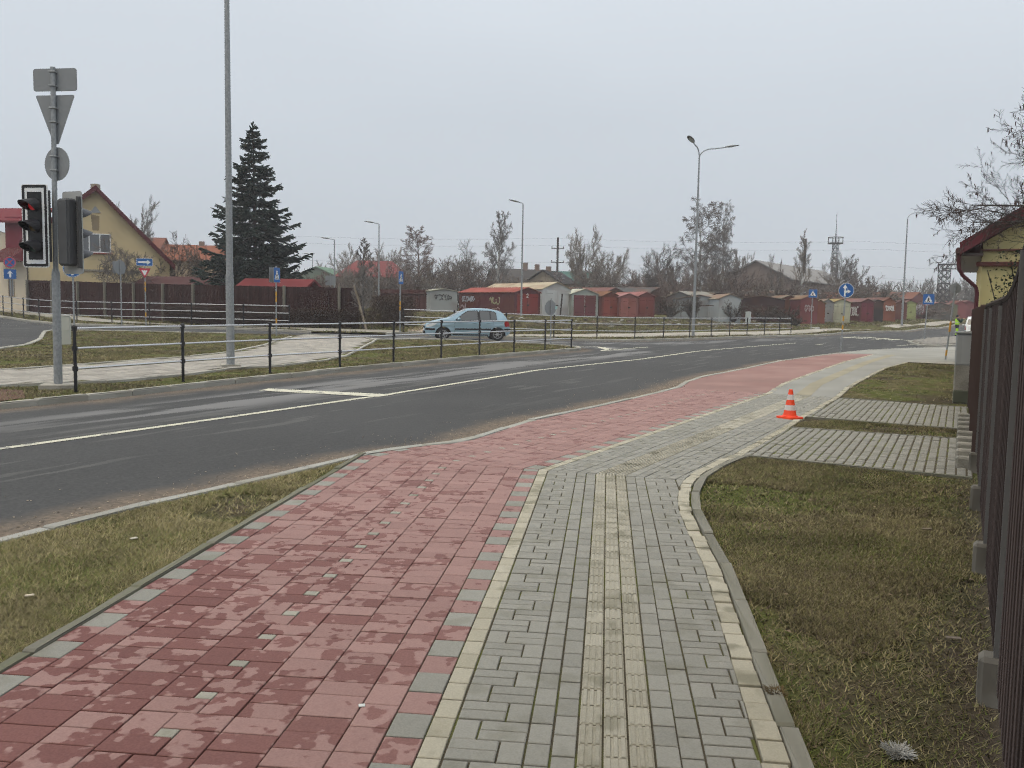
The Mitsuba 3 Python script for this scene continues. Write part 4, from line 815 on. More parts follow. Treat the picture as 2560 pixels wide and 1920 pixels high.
garage('red garage numbered 2 with a long maroon side wall under spray paint', (1.25, 79.0), 2.85, .66, 2.05, 2.48, 8.8, MAR, R1, (.26, .075, .062), number='2', side_tag=[(.5, 1.15, 2.6, 1.75, 5, (.34, .36, .40), .05, 6), (5.0, .9, 6.6, 1.75, 6, (.33, .32, .2), .05, 3), (4.6, .15, 6.6, .7, 7, (.36, .26, .24), .03, 4), (.3, .3, 1.2, 1.0, 9, (.42, .34, .38), .06, 2)], seed=5)
garage('tall white garage with a rusty cream roof behind the red one', (4.05, 83.6), 3.1, .55, 2.45, 3.1, 12.5, (.50, .52, .52), (.52, .54, .54), (.42, .37, .27), seed=7)
garage('garage with a maroon door and a pale green gabled roof', (6.75, 84.2), 2.75, .42, 2.1, 2.56, 5.5, (.33, .36, .33), (.15, .05, .058), (.40, .43, .36), seed=9)
garage('bright red brown garage with a rusty roof, right of the pale green roof', (9.25, 84.8), 1.95, .6, 1.98, 2.4, 5.5, (.16, .045, .038), (.24, .055, .04), (.17, .085, .05), seed=11)
garage('faded pink red garage with a pinkish roof', (11.0, 85.0), 1.95, .42, 1.95, 2.28, 5.5, (.22, .085, .078), (.30, .11, .095), (.29, .15, .145), seed=13)
garage('red garage set back right of the pink one', (12.95, 86.8), 1.9, .55, 2.05, 2.45, 5.5, (.17, .055, .05), (.22, .06, .052), (.26, .115, .11), seed=15)
garage('dark grey garage whose long side faces the road', (16.2, 86.8), 5.0, -1.05, 2.1, 2.6, 2.6, (.125, .13, .125), None, (.21, .205, .18), seed=17)
garage('grey garage with a pale blue grey wall panel behind the lamp post', (17.6, 84.6), 4.5, .08, 1.95, 2.35, 5, (.24, .26, .265), (.31, .345, .36), (.20, .19, .165), seed=19)
garage('pale grey white garage with a tree limb before it', (19.55, 80.4), 2.0, .25, 2.2, 2.62, 5, (.36, .39, .40), None, (.22, .21, .17), seed=21, tag_=(.1, .15, .6, .6, 8, (.06, .06, .065), .05, 2))
garage('long dark maroon brown garage wall behind bare shrubs', (23.4, 84.3), 4.4, .1, 2.15, 2.5, 5, (.052, .03, .03), None, (.13, .115, .095), seed=23)
garage('rusty brown garage behind the shrub at the railing end', (26.75, 86.2), 1.9, .3, 2.25, 2.6, 5, (.125, .055, .04), None, (.15, .12, .09), seed=25)
garage('tall maroon garage with a white scrawl by the small crossing sign', (28.0, 84.3), 1.75, .5, 2.35, 2.7, 5.5, (.19, .065, .068), None, (.19, .145, .10), seed=27, tag_=(-.45, 1.1, .45, 1.9, 12, (.36, .28, .28), .035, 4))
garage('narrow orange rust garage pressed against the tall maroon one', (29.6, 86.0), 1.05, .4, 2.0, 2.35, 5, (.22, .075, .05), None, (.24, .19, .12), seed=29)
garage('grey corrugated plank garage left of the pale yellow one', (31.75, 90.0), 1.35, .5, 2.0, 2.35, 5, (.25, .25, .245), (.27, .27, .265), (.20, .195, .17), seed=31, plank=True)
garage('pale yellow plank garage with a mossy roof', (33.5, 90.9), 1.85, .42, 2.08, 2.42, 5, (.42, .42, .30), (.50, .50, .37), (.25, .20, .09), seed=33, plank=True)
garage('maroon garage with a big white spray outline on its side', (37.35, 94.0), 1.65, .62, 2.15, 2.5, 5.0, (.125, .04, .05), (.17, .04, .055), (.20, .12, .115), seed=35, side_tag=[(3.3, .5, 4.8, 1.85, 15, WH, .05, 3)])
garage('almost black garage behind the far lamp post', (39.65, 97.0), 1.35, .45, 2.2, 2.4, 5, (.042, .034, .033), None, (.08, .06, .055), seed=37)
garage('orange brown garage with two white scrawls', (42.2, 100.0), 1.5, .5, 2.3, 2.7, 5, (.24, .085, .052), None, (.15, .085, .075), seed=39, tag_=(-.5, 1.15, .6, 1.9, 17, WH, .04, 5))
garage('plain brown garage between the orange and the green one', (46.75, 107.5), 1.55, .4, 2.0, 2.38, 5, (.155, .068, .058), None, (.17, .09, .08), seed=41)
garage('yellow green plank garage', (49.7, 111.5), 1.45, .4, 2.08, 2.36, 5, (.30, .34, .14), (.34, .38, .16), (.14, .085, .075), seed=43, plank=True)
garage('large maroon brown garage with a long brown roof and white scrawl', (51.6, 113.5), 3.4, 1.05, 2.65, 3.5, 14, (.19, .085, .085), None, (.21, .105, .085), seed=45, tag_=(-1.2, .6, 1.2, 2.2, 19, (.5, .46, .46), .06, 6))
garage('dark grey plank garage with a pink roof by the right crossing sign', (59.8, 125), 3.3, .15, 1.9, 2.4, 5, (.10, .098, .092), None, (.33, .19, .18), seed=47, plank=True, zoff=.55)
garage('small greenish brown garage', (63.0, 128), 1.6, .3, 1.85, 2.2, 5, (.16, .16, .10), None, (.22, .13, .12), seed=49, zoff=.15)
garage('red garage with a pointed gable near the far road bend', (65.3, 130), 1.7, .4, 1.9, 2.3, 5, (.24, .07, .072), None, (.16, .07, .07), seed=51, zoff=.2)
garage('dark red garage at the right end of the row', (68.7, 134.5), 2.2, .4, 1.9, 2.4, 6, (.20, .062, .068), None, (.15, .065, .065), seed=53, zoff=.3)
for i, (mx, my, w, phi, ea, ap, dp, rc) in enumerate([(7.2, 96, 4.5, .9, 2.0, 2.75, 6, (.075, .062, .058)), (11.0, 97, 5, .9, 2.1, 2.85, 7, (.16, .085, .078)), (16.2, 99, 5, 1.0, 2.3, 3.0, 8, (.085, .085, .085)), (22.5, 98, 6, 1.1, 2.0, 2.6, 9, (.17, .15, .12)), (30.5, 100, 6, 1.1, 2.3, 3.0, 9, (.12, .11, .10))]):
    garage(['flat dark roofed shed behind the red garages', 'reddish roofed shed behind the pink garage', 'dark shed with a patched black roof behind the grey garages', 'long rust patched roof behind the dark maroon wall', 'weathered shed roof behind the yellow garage'][i], (mx, my), w, phi, ea, ap, dp, (.12, .07, .06), None, rc, seed=60+i)
# old board wall left of the row
k = thing('fence', 'old dark red brown board wall left of the grey sheet garage', 'fence'); bm = []; bc = []
r_ = np.random.default_rng(12)
for i in range(70):
    t = i/69; a = np.array([-12.5, 84.0])*(1-t)+np.array([-7.4, 81.2])*t; m = box((a[0], a[1], gz(*a)+1.0), (.085, .03, 2.0+r_.normal(0, .04)), -.5); bm.append(m); bc.append(np.tile(np.array((.075, .03, .028))*r_.uniform(.7, 1.3), (len(m.vertices), 1)))
add(k, 'plank_panel', cat(bm), 'vc_matte', color=np.vstack(bc), kind='stuff')
add(k, 'rail', segs([(-12.5, 83.9, gz(-12.5, 84)+1.6)], [(-7.4, 81.1, gz(-7.4, 81)+1.6)], .05, .05, 4), 'vc_matte', color=(.05, .025, .022))
# leaning post, posts and chain in front of the garages
k = thing('post', 'dark leaning iron post before the white garage', 'post'); add(k, 'shaft', cyl((4.3, 81.4, gz(4.3, 81.4)-.1), (4.45, 81.4, gz(4.3, 81.4)+2.0), .07, n=8), 'vc_matte', color=(.03, .025, .024))
k = thing('goal_frame', 'rusty iron frame standing before the pale blue grey garage', 'frame'); z = gz(17.3, 82.6); add(k, 'bar', tube([(15.6, 82.8, z), (15.6, 82.8, z+1.4), (19.0, 82.4, z+1.4), (19.0, 82.4, z)], .045, 6), 'vc_matte', color=(.07, .05, .04))
k = thing('board', 'white board leaning at the pale grey garage corner', 'board'); add(k, 'panel', bbox((21.1, 79.9, gz(21.1, 79.9)+.5), (.5, .05, 1.15), .01), 'vc_matte', color=(.45, .48, .47))

# ---------------------------------------------------------------- houses beyond
def far_house(label, c, w, d, rz, eave, ridge, wall, roof, wins=(), chim=(), hip=0.0, name='house', z0=0.6, cap=None):
    k = thing(name, label, 'house'); c_, s_ = math.cos(rz), math.sin(rz); A = lambda p: (c[0]+p[0]*c_-p[1]*s_, c[1]+p[0]*s_+p[1]*c_, p[2]); O = lambda m: TM([A(p) for p in m.vertices], m.faces)
    g_ = extrude(Polygon([(-d/2, z0-1), (d/2, z0-1), (d/2, eave), (0, ridge if not hip else eave+.01), (-d/2, eave)]), w); g_ = frame(g_, (-w/2, 0, 0), (0, 1, 0), (0, 0, 1)); m = O(fine(g_, 2.5)); add(k, 'wall', m, 'vc_matte', color=vcol(m, wall, .2, .5, 3))
    for s in (-1, 1):
        v = np.array([(-w/2-.35+hip, 0, ridge), (w/2+.35-hip, 0, ridge), (w/2+.35, s*(d/2+.4), eave-.12), (-w/2-.35, s*(d/2+.4), eave-.12)]); v = np.r_[v, v+[0, 0, .14]]; m = fine(trimesh.convex.convex_hull(v), 2.2); m = O(m); rk = add(k, 'roof', m, 'vc_matte', color=vcol(m, roof, .28, .6, 8))
        if s == -1 and cap:
            for (u, t, ww) in cap: q = O(box((u, s*(d/2)*t, ridge+(eave-ridge)*t+.13), (ww, d*.06, .05))); add(rk, 'pale_patch', q, 'vc_matte', color=(.6, .6, .6))
    if hip:
        for s in (-1, 1):
            v = np.array([(s*(w/2+.35-hip), 0, ridge), (s*(w/2+.35), d/2+.4, eave-.12), (s*(w/2+.35), -d/2-.4, eave-.12)]); v = np.r_[v, v+[0, 0, .14]]; add(k, 'roof', O(trimesh.convex.convex_hull(v)), 'vc_matte', color=roof)
    for (u, z, ww, hh) in wins:
        wk = add(k, 'window', O(box((u, -d/2-.02, z), (ww, .06, hh))), 'vc_satin', color=(.55, .55, .53)); add(wk, 'pane', O(box((u, -d/2-.045, z), (ww-.2, .05, hh-.2))), 'window_glass')
    for (u, v, h) in chim: ck = add(k, 'chimney', O(box((u, v, ridge+h/2-.6), (.6, .6, h+.6))), 'vc_matte', color=(.22, .16, .13))
    return k
far_house('low shed with a bright red wavy tile roof right behind the plank fence', (-13.9, 53.0), 3.6, 2.6, -.12, 2.5, 2.98, (.12, .03, .03), (.145, .034, .036))
far_house('low maroon roofed shed under the shrubs left of the spruce', (-21.5, 60.0), 6.5, 4, -.2, 2.6, 3.2, (.10, .045, .042), (.075, .037, .037))
far_house('house with an orange tiled roof and chimney left of the spruce', (-40.5, 113), 9, 8, .15, 6.6, 8.6, (.33, .25, .17), (.25, .095, .058), chim=[(1.0, 0, .9)])
far_house('small orange roof behind the bare trees beside the yellow house', (-47.5, 112), 7, 7, .1, 7.3, 9.4, (.33, .25, .17), (.21, .09, .065), chim=[(-2, 0, .8)])
far_house('wide house with a bright red hipped roof beyond the hedge', (-19.2, 123), 9.0, 9, .05, 5.3, 7.5, (.26, .22, .18), (.185, .055, .055), wins=[(-2.5, 4.0, 1.1, 1.3), (.5, 4.0, 1.1, 1.3), (3, 4.0, 1.1, 1.3)], hip=2.4)
far_house('small house with a green gable roof right of the spruce', (-30.4, 142), 4.6, 7, 1.35, 5.8, 7.3, (.16, .20, .16), (.12, .19, .14))
far_house('grey gabled house with two chimneys behind the white garage', (.9, 132), 8.5, 7, .25, 4.7, 7.1, (.13, .12, .11), (.085, .08, .078), chim=[(2.6, 0, 1.2), (.8, 0, 1.4)])
far_house('beige gabled barn with black roof and pale patches', (5.4, 127), 7.5, 5.2, 1.2, 5.0, 6.7, (.30, .25, .19), (.04, .038, .038), chim=[(-1.5, 0, 1.0)], cap=[(-2, .4, 1.4), (0, .6, 1.0), (1.2, .35, .7)])
far_house('house with a long teal green roof behind the garages', (8.6, 137), 7.5, 8, -.08, 4.7, 7.1, (.22, .2, .17), (.085, .165, .145), chim=[(-3.2, 0, 1.0)])
far_house('long brick building with a wide grey roof at the right', (41.5, 133), 33, 9.5, .98, 5.8, 8.3, (.21, .17, .155), (.21, .205, .20), wins=[(u, 3.6, 1.6, 1.5) for u in (-14, -10.5, -7, -3, 1, 5)])
far_house('pale low shed roof in the trees behind the garages', (19.5, 122), 10, 6, .2, 4.0, 4.9, (.2, .17, .15), (.24, .18, .17))
# masts and poles
def utility_pole(label, p, h, arms=(), r=.17):
    k = thing('utility_pole', label, 'utility pole'); z = gz(*p); add(k, 'shaft', cyl((p[0], p[1], z-.2), (p[0], p[1], z+h), r, r*.75, 10), 'vc_matte', smooth=40, color=(.055, .048, .045))
    for a in arms: ck = add(k, 'crossarm', box((p[0], p[1], z+a), (1.9, .12, .12), .2), 'vc_matte', color=(.07, .06, .055)); add(ck, 'insulator', cat([cyl((p[0]+s, p[1], z+a), (p[0]+s, p[1], z+a+.3), .06, n=6) for s in (-.85, .85)]), 'vc_matte', color=(.15, .14, .13))
    return k
utility_pole('dark wooden pole with crossarms above the teal roof', (6.3, 130), 10.6, (7.0, 9.0), .2)
utility_pole('thick dark pole beside the slim bare tree', (42.2, 130), 11.3, (), .25)
def lattice(k, part, base, w0, w1, h, n, col, r=.05):
    P, Q = [], []
    for i in range(n):
        z0, z1 = h*i/n, h*(i+1)/n; a, b = w0+(w1-w0)*i/n, w0+(w1-w0)*(i+1)/n
        c0 = [(sx*a/2, sy*a/2, z0) for sx, sy in ((-1, -1), (1, -1), (1, 1), (-1, 1))]; c1 = [(sx*b/2, sy*b/2, z1) for sx, sy in ((-1, -1), (1, -1), (1, 1), (-1, 1))]
        for j in range(4): P += [c0[j], c0[j], c1[j]]; Q += [c1[j], c1[(j+1) % 4], c1[(j+1) % 4]]
    add(k, part, segs(np.array(P)+base, np.array(Q)+base, r, r, 4), 'vc_matte', color=col)
k = thing('lattice_mast', 'lattice mast with a round platform and antenna above the trees', 'mast'); lattice(k, 'tower', np.array([60.9, 170, 0.5]), 1.2, .8, 14.3, 14, (.10, .105, .11), .06)
add(k, 'platform', trimesh.creation.cylinder(1.4, .22, sections=20, transform=trimesh.transformations.translation_matrix([60.9, 170, 14.7])), 'vc_matte', color=(.07, .07, .07))
an = np.linspace(0, 2*math.pi, 17); add(k, 'guard_rail', cat([tube([(60.9+1.4*math.cos(a), 170+1.4*math.sin(a), 15.8) for a in an], .06, 4)]+[cyl((60.9+1.4*math.cos(a), 170+1.4*math.sin(a), 14.8), (60.9+1.4*math.cos(a), 170+1.4*math.sin(a), 15.8), .05, n=4) for a in an[:-1:2]]), 'vc_matte', color=(.12, .12, .12))
add(k, 'antenna', segs([(60.9, 170, 14.8), (60.9, 170, 16.5)], [(60.9, 170, 16.5), (60.9, 170, 20.5)], [.16, .07], [.1, .03], 6), 'vc_matte', color=(.09, .09, .1))
k = thing('gantry', 'railway catenary gantry of steel lattice beyond the last garages', 'gantry'); lattice(k, 'leg', np.array([62.6, 130, 0.6]), 1.2, 1.2, 8.3, 9, (.055, .052, .055), .07); lattice(k, 'leg', np.array([82, 133, 0.6]), 1.2, 1.2, 8.3, 9, (.055, .052, .055), .07)
add(k, 'beam', cat([segs([(62.2, 130, 8.3+a)], [(82.4, 133, 8.3+a)], .08, .08, 4) for a in (0, .6)]+[segs([(62.2+i*.67, 130+i*.1, 8.3)], [(62.2+(i+.5)*.67, 130+(i+.5)*.1, 8.9)], .04, .04, 4) for i in range(30)]), 'vc_matte', color=(.06, .057, .06))
for i, (z0, z1, y) in enumerate([(8.6, 9.2, 150), (11.4, 12.0, 150), (13.2, 14.2, 160), (6.6, 7.2, 150)]):
    x = np.linspace(-45, 115, 60); s = np.abs(((x+45) % 53)/53-.5)*2; k = thing('power_line', ['lowest', 'second', 'third', 'faintest'][i]+' thin overhead wire crossing the sky behind the trees', 'wire'); add(k, 'wire', tube(np.c_[x, np.full(60, y), z0+(z1-z0)*(x+45)/160+s**2*.5], .018, 3), 'vc_matte', color=(.25, .25, .27))

# ---------------------------------------------------------------- right side: fence, yellow house, cabinet
def fx_(y): return 4.99+.505*(y-9.34)
FD = np.array([.505, 1.0]); FD /= np.linalg.norm(FD); FN = np.array([-FD[1], FD[0]])          # along the fence, towards the path
k = thing('fence', 'tall dark brown ribbed fence with scalloped top along the right lawn', 'fence')
ftop = lambda i, t: 2.0 if i < 4 else (1.80+.2*(1-t)**3 if i == 4 else 1.80)
ys = [-4.1, -2.1, -.1, 1.88, 3.87, 5.85, 7.85, 9.75]
for i, (a, b) in enumerate(zip(ys[:-1], ys[1:])):
    pa, pb = np.array([fx_(a), a]), np.array([fx_(b), b]); L = np.linalg.norm(pb-pa); nb = int(L/.075); V, F = [], []
    bs, cs = [], []
    for j in range(nb):
        u0, u1 = L*j/nb+.004, L*(j+1)/nb-.004; t = (u0+u1)/2/L; top = ftop(i, t); o = .018*(j % 2)
        q = np.array([pa+FD*u0+FN*o, pa+FD*u1+FN*o, pa+FD*u1+FN*(o-.02), pa+FD*u0+FN*(o-.02)]); m = stone(q, top, top-.05, .005); bs.append(m); cs.append(np.tile(np.array((.062, .047, .044))*rng.uniform(.75, 1.3), (len(m.vertices), 1)))
    m = cat(bs); add(k, 'plank_panel', m, 'vc_matte', color=np.vstack(cs)*(.7+.6*meshkit.fbm(m.vertices*[2, 2, 1.2], 3, 5)[:, None]), kind='stuff')
    cp = [(*(pa+FD*L*t+FN*.005), ftop(i, t)+.02) for t in np.linspace(0, 1, 15)]; add(k, 'top_rail', tube(cp, .022, 6), 'vc_matte', color=(.05, .042, .038))
    for z in (.35, 1.45): add(k, 'cross_rail', segs([(*(pa-FN*.04), z)], [(*(pb-FN*.04), z)], .03, .03, 4), 'vc_matte', color=(.04, .028, .026))
for y in ys:
    c = np.array([fx_(y), y])+FN*.05; az = math.atan2(FD[1], FD[0]); m = rotz(bbox((0, 0, .98 if y < 4 else .88), (.06, .06, 2.06 if y < 4 else 1.86), .008), az, (*(c-FN*.045), 0)); add(k, 'post', m, 'vc_matte', color=vcol(m, (.034, .028, .027), .2, 3, 4))
    m = rotz(bbox((0, 0, .04), (.13, .11, .30), .02), az, (*(c-FN*.01), 0)); add(k, 'post_footing', m, 'vc_matte', color=vcol(m, (.17, .16, .14), .5, 9, 4, (.05, .045, .03), .5))
    add(k, 'post_edge', rotz(box((0, .0, 1.0 if y < 4 else .89), (.01, .066, 2.0 if y < 4 else 1.78)), az, (*(c-FN*.045-FD*.034), 0)), 'vc_matte', color=(.16, .158, .155))
k = thing('fence', 'lower brown plank gate fence beyond the driveways, ending at the house', 'fence')
for i, (a, b) in enumerate([(9.85, 12.4), (12.45, 14.2), (14.25, 16.5), (16.55, 19.2), (19.25, 22.0)]):
    pa, pb = np.array([fx_(a), a]), np.array([fx_(b), b]); L = np.linalg.norm(pb-pa); nb = int(L/.1); ns = 0
    for j in range(nb):
        q = np.array([pa+FD*(L*j/nb+.006), pa+FD*(L*(j+1)/nb-.006), pa+FD*(L*(j+1)/nb-.006)-FN*.022, pa+FD*(L*j/nb+.006)-FN*.022]); m = stone(q, 1.72+rng.normal(0, .006), 1.66, .005); add(k, 'plank', m, 'vc_matte', color=tuple(np.array((.075, .042, .032))*rng.uniform(.75, 1.2)))
    for z in (.4, 1.4): add(k, 'cross_rail', segs([(*(pa-FN*.05), z)], [(*(pb-FN*.05), z)], .035, .035, 4), 'vc_matte', color=(.06, .036, .03))
    m = rotz(bbox((0, 0, .9), (.12, .12, 1.86), .012), .4, (*(pa-FD*.02), 0)); add(k, 'post', m, 'vc_matte', color=(.06, .04, .034))
add(k, 'stone_edge', cat([bbox((fx_(y)-.12, y, .04), (.14, .24, .16), .02, 1.1) for y in np.arange(9.9, 14.4, .55)]), 'concrete')
# cabinet
k = thing('utility_cabinet', 'grey meter cabinet on a weathered concrete pedestal at the fence corner', 'utility cabinet'); cx, cy_ = 8.93, 17.55
m = bbox((cx, cy_, .33), (.30, .42, .84), .02, -.45); add(k, 'pedestal', m, 'concrete'); m = bbox((cx-.03, cy_-.04, .1), (.28, .36, .26), .02, -.45); add(k, 'footing', m, 'vc_matte', color=vcol(m, (.10, .11, .08), .4, 4))
add(k, 'box', bbox((cx+.02, cy_, 1.03), (.34, .46, .62), .02, -.45), 'vc_satin', color=(.30, .315, .31)); add(k, 'door', bbox((cx-.01, cy_-.23, 1.03), (.29, .02, .55), .008, -.45), 'vc_satin', color=(.33, .345, .34)); add(k, 'lid', bbox((cx+.02, cy_, 1.36), (.40, .52, .04), .01, -.45), 'vc_satin', color=(.26, .275, .27)); add(k, 'latch', bbox((cx+.09, cy_-.28, .85), (.03, .03, .07), .006), 'black_plastic')
# yellow house, its long side parallel to the fence
k = thing('house', 'yellow rendered house with dark red eaves behind the right fence', 'house'); HC = np.array([12.45, 23.8]); hX = np.array([.893, -.45]); hY = np.array([.45, .893]); hX = hX/np.linalg.norm(hX); hY = hY/np.linalg.norm(hY)
def HM(m): return frame(m, (HC[0], HC[1], 0), (hX[0], hX[1], 0), (hY[0], hY[1], 0), (0, 0, 1))
wm = extrude(Polygon([(0, -.3), (9.6, -.3), (9.6, 3.62), (4.8, 6.75), (0, 3.62)]), .3); wm = HM(fine(frame(wm, (0, .3, 0), (1, 0, 0), (0, 0, 1), (0, -1, 0)), 1.0)); add(k, 'gable_wall', wm, 'vc_matte', color=vcol(wm, (.50, .44, .215), .09, .8, 3, (.36, .32, .17), .35))
sw = HM(fine(box((.15, 5.3, 1.65), (.3, 10, 3.9)), 1.0)); add(k, 'side_wall', sw, 'vc_matte', color=vcol(sw, (.47, .40, .19), .09, .8, 3))
add(k, 'cornice', HM(bbox((4.8, -.06, 3.05), (9.9, .14, .12), .02)), 'vc_matte', color=(.115, .045, .04)); add(k, 'cornice', HM(bbox((4.8, -.05, 3.42), (9.7, .1, .05), .01)), 'vc_matte', color=(.16, .075, .055))
for s in (-1, 1):
    e0, e1 = (4.8, 6.95), (4.8+s*5.35, 3.46); v = np.array([(e[0], y, e[1]+l) for e in (e0, e1) for y in (-.45, 10.5) for l in (0, .13)]); rk = add(k, 'roof', HM(trimesh.convex.convex_hull(v)), 'vc_matte', color=(.13, .035, .04))
    v = np.array([(e[0], y, e[1]+l) for e in (e0, e1) for y in (-.49, -.40) for l in (-.18, .15)]); add(rk, 'verge_board', HM(trimesh.convex.convex_hull(v)), 'vc_matte', color=(.11, .028, .036))
add(k, 'gutter', HM(tube([(-.58, y, 3.40-y*.004) for y in (-.5, 5, 10.5)], .075, 8)), 'vc_satin', color=(.085, .035, .034)); add(k, 'soffit', HM(box((-.27, 5, 3.3), (.56, 10.6, .08))), 'vc_satin', color=(.06, .04, .035))
add(k, 'downpipe', HM(tube([(-.55, -.36, 3.4), (-.55, -.36, 2.95), (-.45, -.3, 2.75), (-.12, -.14, 2.45), (-.08, -.12, 2.3), (-.08, -.12, 1.2), (-.08, -.12, .1)], .05, 8)), 'vc_matte', color=(.085, .026, .03))

# ---------------------------------------------------------------- bare winter trees
UP = np.array([0, 0, 1.0])
def grow(r, prm, p, d, L, R, lev, out):
    n = prm['seg'][lev]; q = np.array(p, float); d = np.array(d, float); last = lev == len(prm['seg'])-1; pts = [q]; rad = [R]; ds = []
    for i in range(n):
        d = d+r.normal(0, prm['wob'][lev], 3)+UP*prm['trop'][lev]; d /= np.linalg.norm(d); q = q+d*L/n; pts.append(q); ds.append(d); rad.append(max(R*(1-prm.get('taper', .8)*(i+1)/n), prm['rmin']))
    for i in range(n): out.append((pts[i], pts[i+1], rad[i], rad[i+1], lev))
    if last: return
    m = prm['nch'][lev]; t0 = prm['t0'][lev]
    for j in range(m):
        t = t0+(1-t0)*(j+r.uniform(0, 1))/m; i = min(int(t*n), n-1); c = pts[i]+(pts[i+1]-pts[i])*(t*n-i); dd = ds[i]
        a = r.normal(0, 1, 3); a -= dd*(a@dd); a /= np.linalg.norm(a)+1e-9
        if lev == 0 and prm.get('ring'):
            ph = j*2.4+r.uniform(-.4, .4); e1 = np.cross(dd, [1, 0, 0.1]); e1 /= np.linalg.norm(e1); e2 = np.cross(dd, e1); a = e1*math.cos(ph)+e2*math.sin(ph)
        th = prm['ang'][lev]*r.uniform(.75, 1.25); nd = dd*math.cos(th)+a*math.sin(th)
        ln = L*prm['len'][lev]*(1-prm['fall'][lev]*t)*r.uniform(.7, 1.15)
        grow(r, prm, c, nd, ln, max(rad[i]*prm['rr'][lev], prm['rmin']), lev+1, out)
STY = {
 'birch': dict(seg=(9, 6, 4, 1), wob=(.03, .09, .12, .14), trop=(.04, .05, -.04, -.10), nch=(30, 11, 11), t0=(.22, .2, .2), ang=(.75, .7, .7), len=(.42, .42, .5), fall=(.72, .5, .3), rr=(.42, .5, .55), ring=1),
 'weep': dict(seg=(9, 6, 4, 3), wob=(.04, .10, .14, .10), trop=(.03, .02, -.12, -.28), nch=(20, 11, 13), t0=(.28, .25, .2), ang=(.75, .75, .8), len=(.42, .45, .55), fall=(.5, .4, .3), rr=(.45, .5, .5), ring=1),
 'round': dict(seg=(4, 6, 4, 1), wob=(.05, .10, .14, .18), trop=(.04, .07, .05, .03), nch=(13, 13, 14), t0=(.3, .25, .25), ang=(.72, .62, .6), len=(1.55, .45, .42), fall=(.15, .45, .3), rr=(.55, .5, .5), ring=1),
 'gnarl': dict(seg=(4, 7, 5, 2), wob=(.12, .26, .30, .28), trop=(.04, .05, .02, .02), nch=(10, 11, 12), t0=(.3, .25, .2), ang=(.9, .8, .8), len=(1.3, .55, .5), fall=(.15, .4, .3), rr=(.6, .55, .5), ring=1),
 'slim': dict(seg=(9, 5, 3, 1), wob=(.02, .06, .1, .12), trop=(.03, .10, .08, .05), nch=(26, 9, 8), t0=(.18, .2, .2), ang=(.5, .5, .5), len=(.30, .42, .45), fall=(.65, .4, .3), rr=(.4, .5, .5), ring=1),
 'shrub': dict(seg=(1, 5, 3, 1), wob=(.0, .10, .14, .18), trop=(.0, .06, .05, .03), nch=(17, 9, 7), t0=(.0, .2, .2), ang=(.62, .55, .6), len=(5.6, .4, .42), fall=(.0, .4, .3), rr=(.5, .5, .5), ring=1)}
def bare_tree(label, p, H, width, style, seed, bark=(.075, .062, .055), twig=(.10, .075, .066), r0=None, rmin=.012, group=None, name='bare_tree', trunkcol=None, lean=(0, 0), z=None, cat_='tree'):
    k = thing(name, label, cat_, group); r = np.random.default_rng(seed); prm = dict(STY[style]); prm['rmin'] = rmin; out = []
    trunkL = {'birch': 1., 'weep': .95, 'slim': 1., 'round': .42, 'gnarl': .4, 'shrub': .16}[style]*H
    grow(r, prm, (0, 0, -.15), (lean[0], lean[1], 1), trunkL, r0 or H*.017, 0, out)
    P0 = np.array([o[0] for o in out]); P1 = np.array([o[1] for o in out]); R0 = np.array([o[2] for o in out]); R1 = np.array([o[3] for o in out]); lv = np.array([o[4] for o in out])
    zmax = np.percentile(P1[:, 2], 99.8); wx = np.percentile(np.abs(P1[:, :2]), 98.5); s = np.array([width/2/wx, width/2/wx, H/zmax]); zz = gz(*p) if z is None else z
    o = np.array([p[0], p[1], zz]); P0 = P0*s+o; P1 = P1*s+o
    a = lv <= 1; m = segs(P0[a], P1[a], R0[a], R1[a], 5); c = vcol(m, bark, .4, 2.5, seed)
    if trunkcol is not None:
        t = np.repeat((lv[a] == 0) | (R0[a] > .05), 10); wcol = vcol(m, trunkcol, .5, 3.0, seed, (.05, .045, .04), .7); c = np.where(t[:, None], wcol, c)
    add(k, 'trunk', m, 'vc_matte', smooth=True, color=c); a = ~a
    m = segs(P0[a], P1[a], R0[a], R1[a], 3); add(k, 'crown', m, 'vc_matte', color=vcol(m, twig, .35, 1.2, seed)); return k
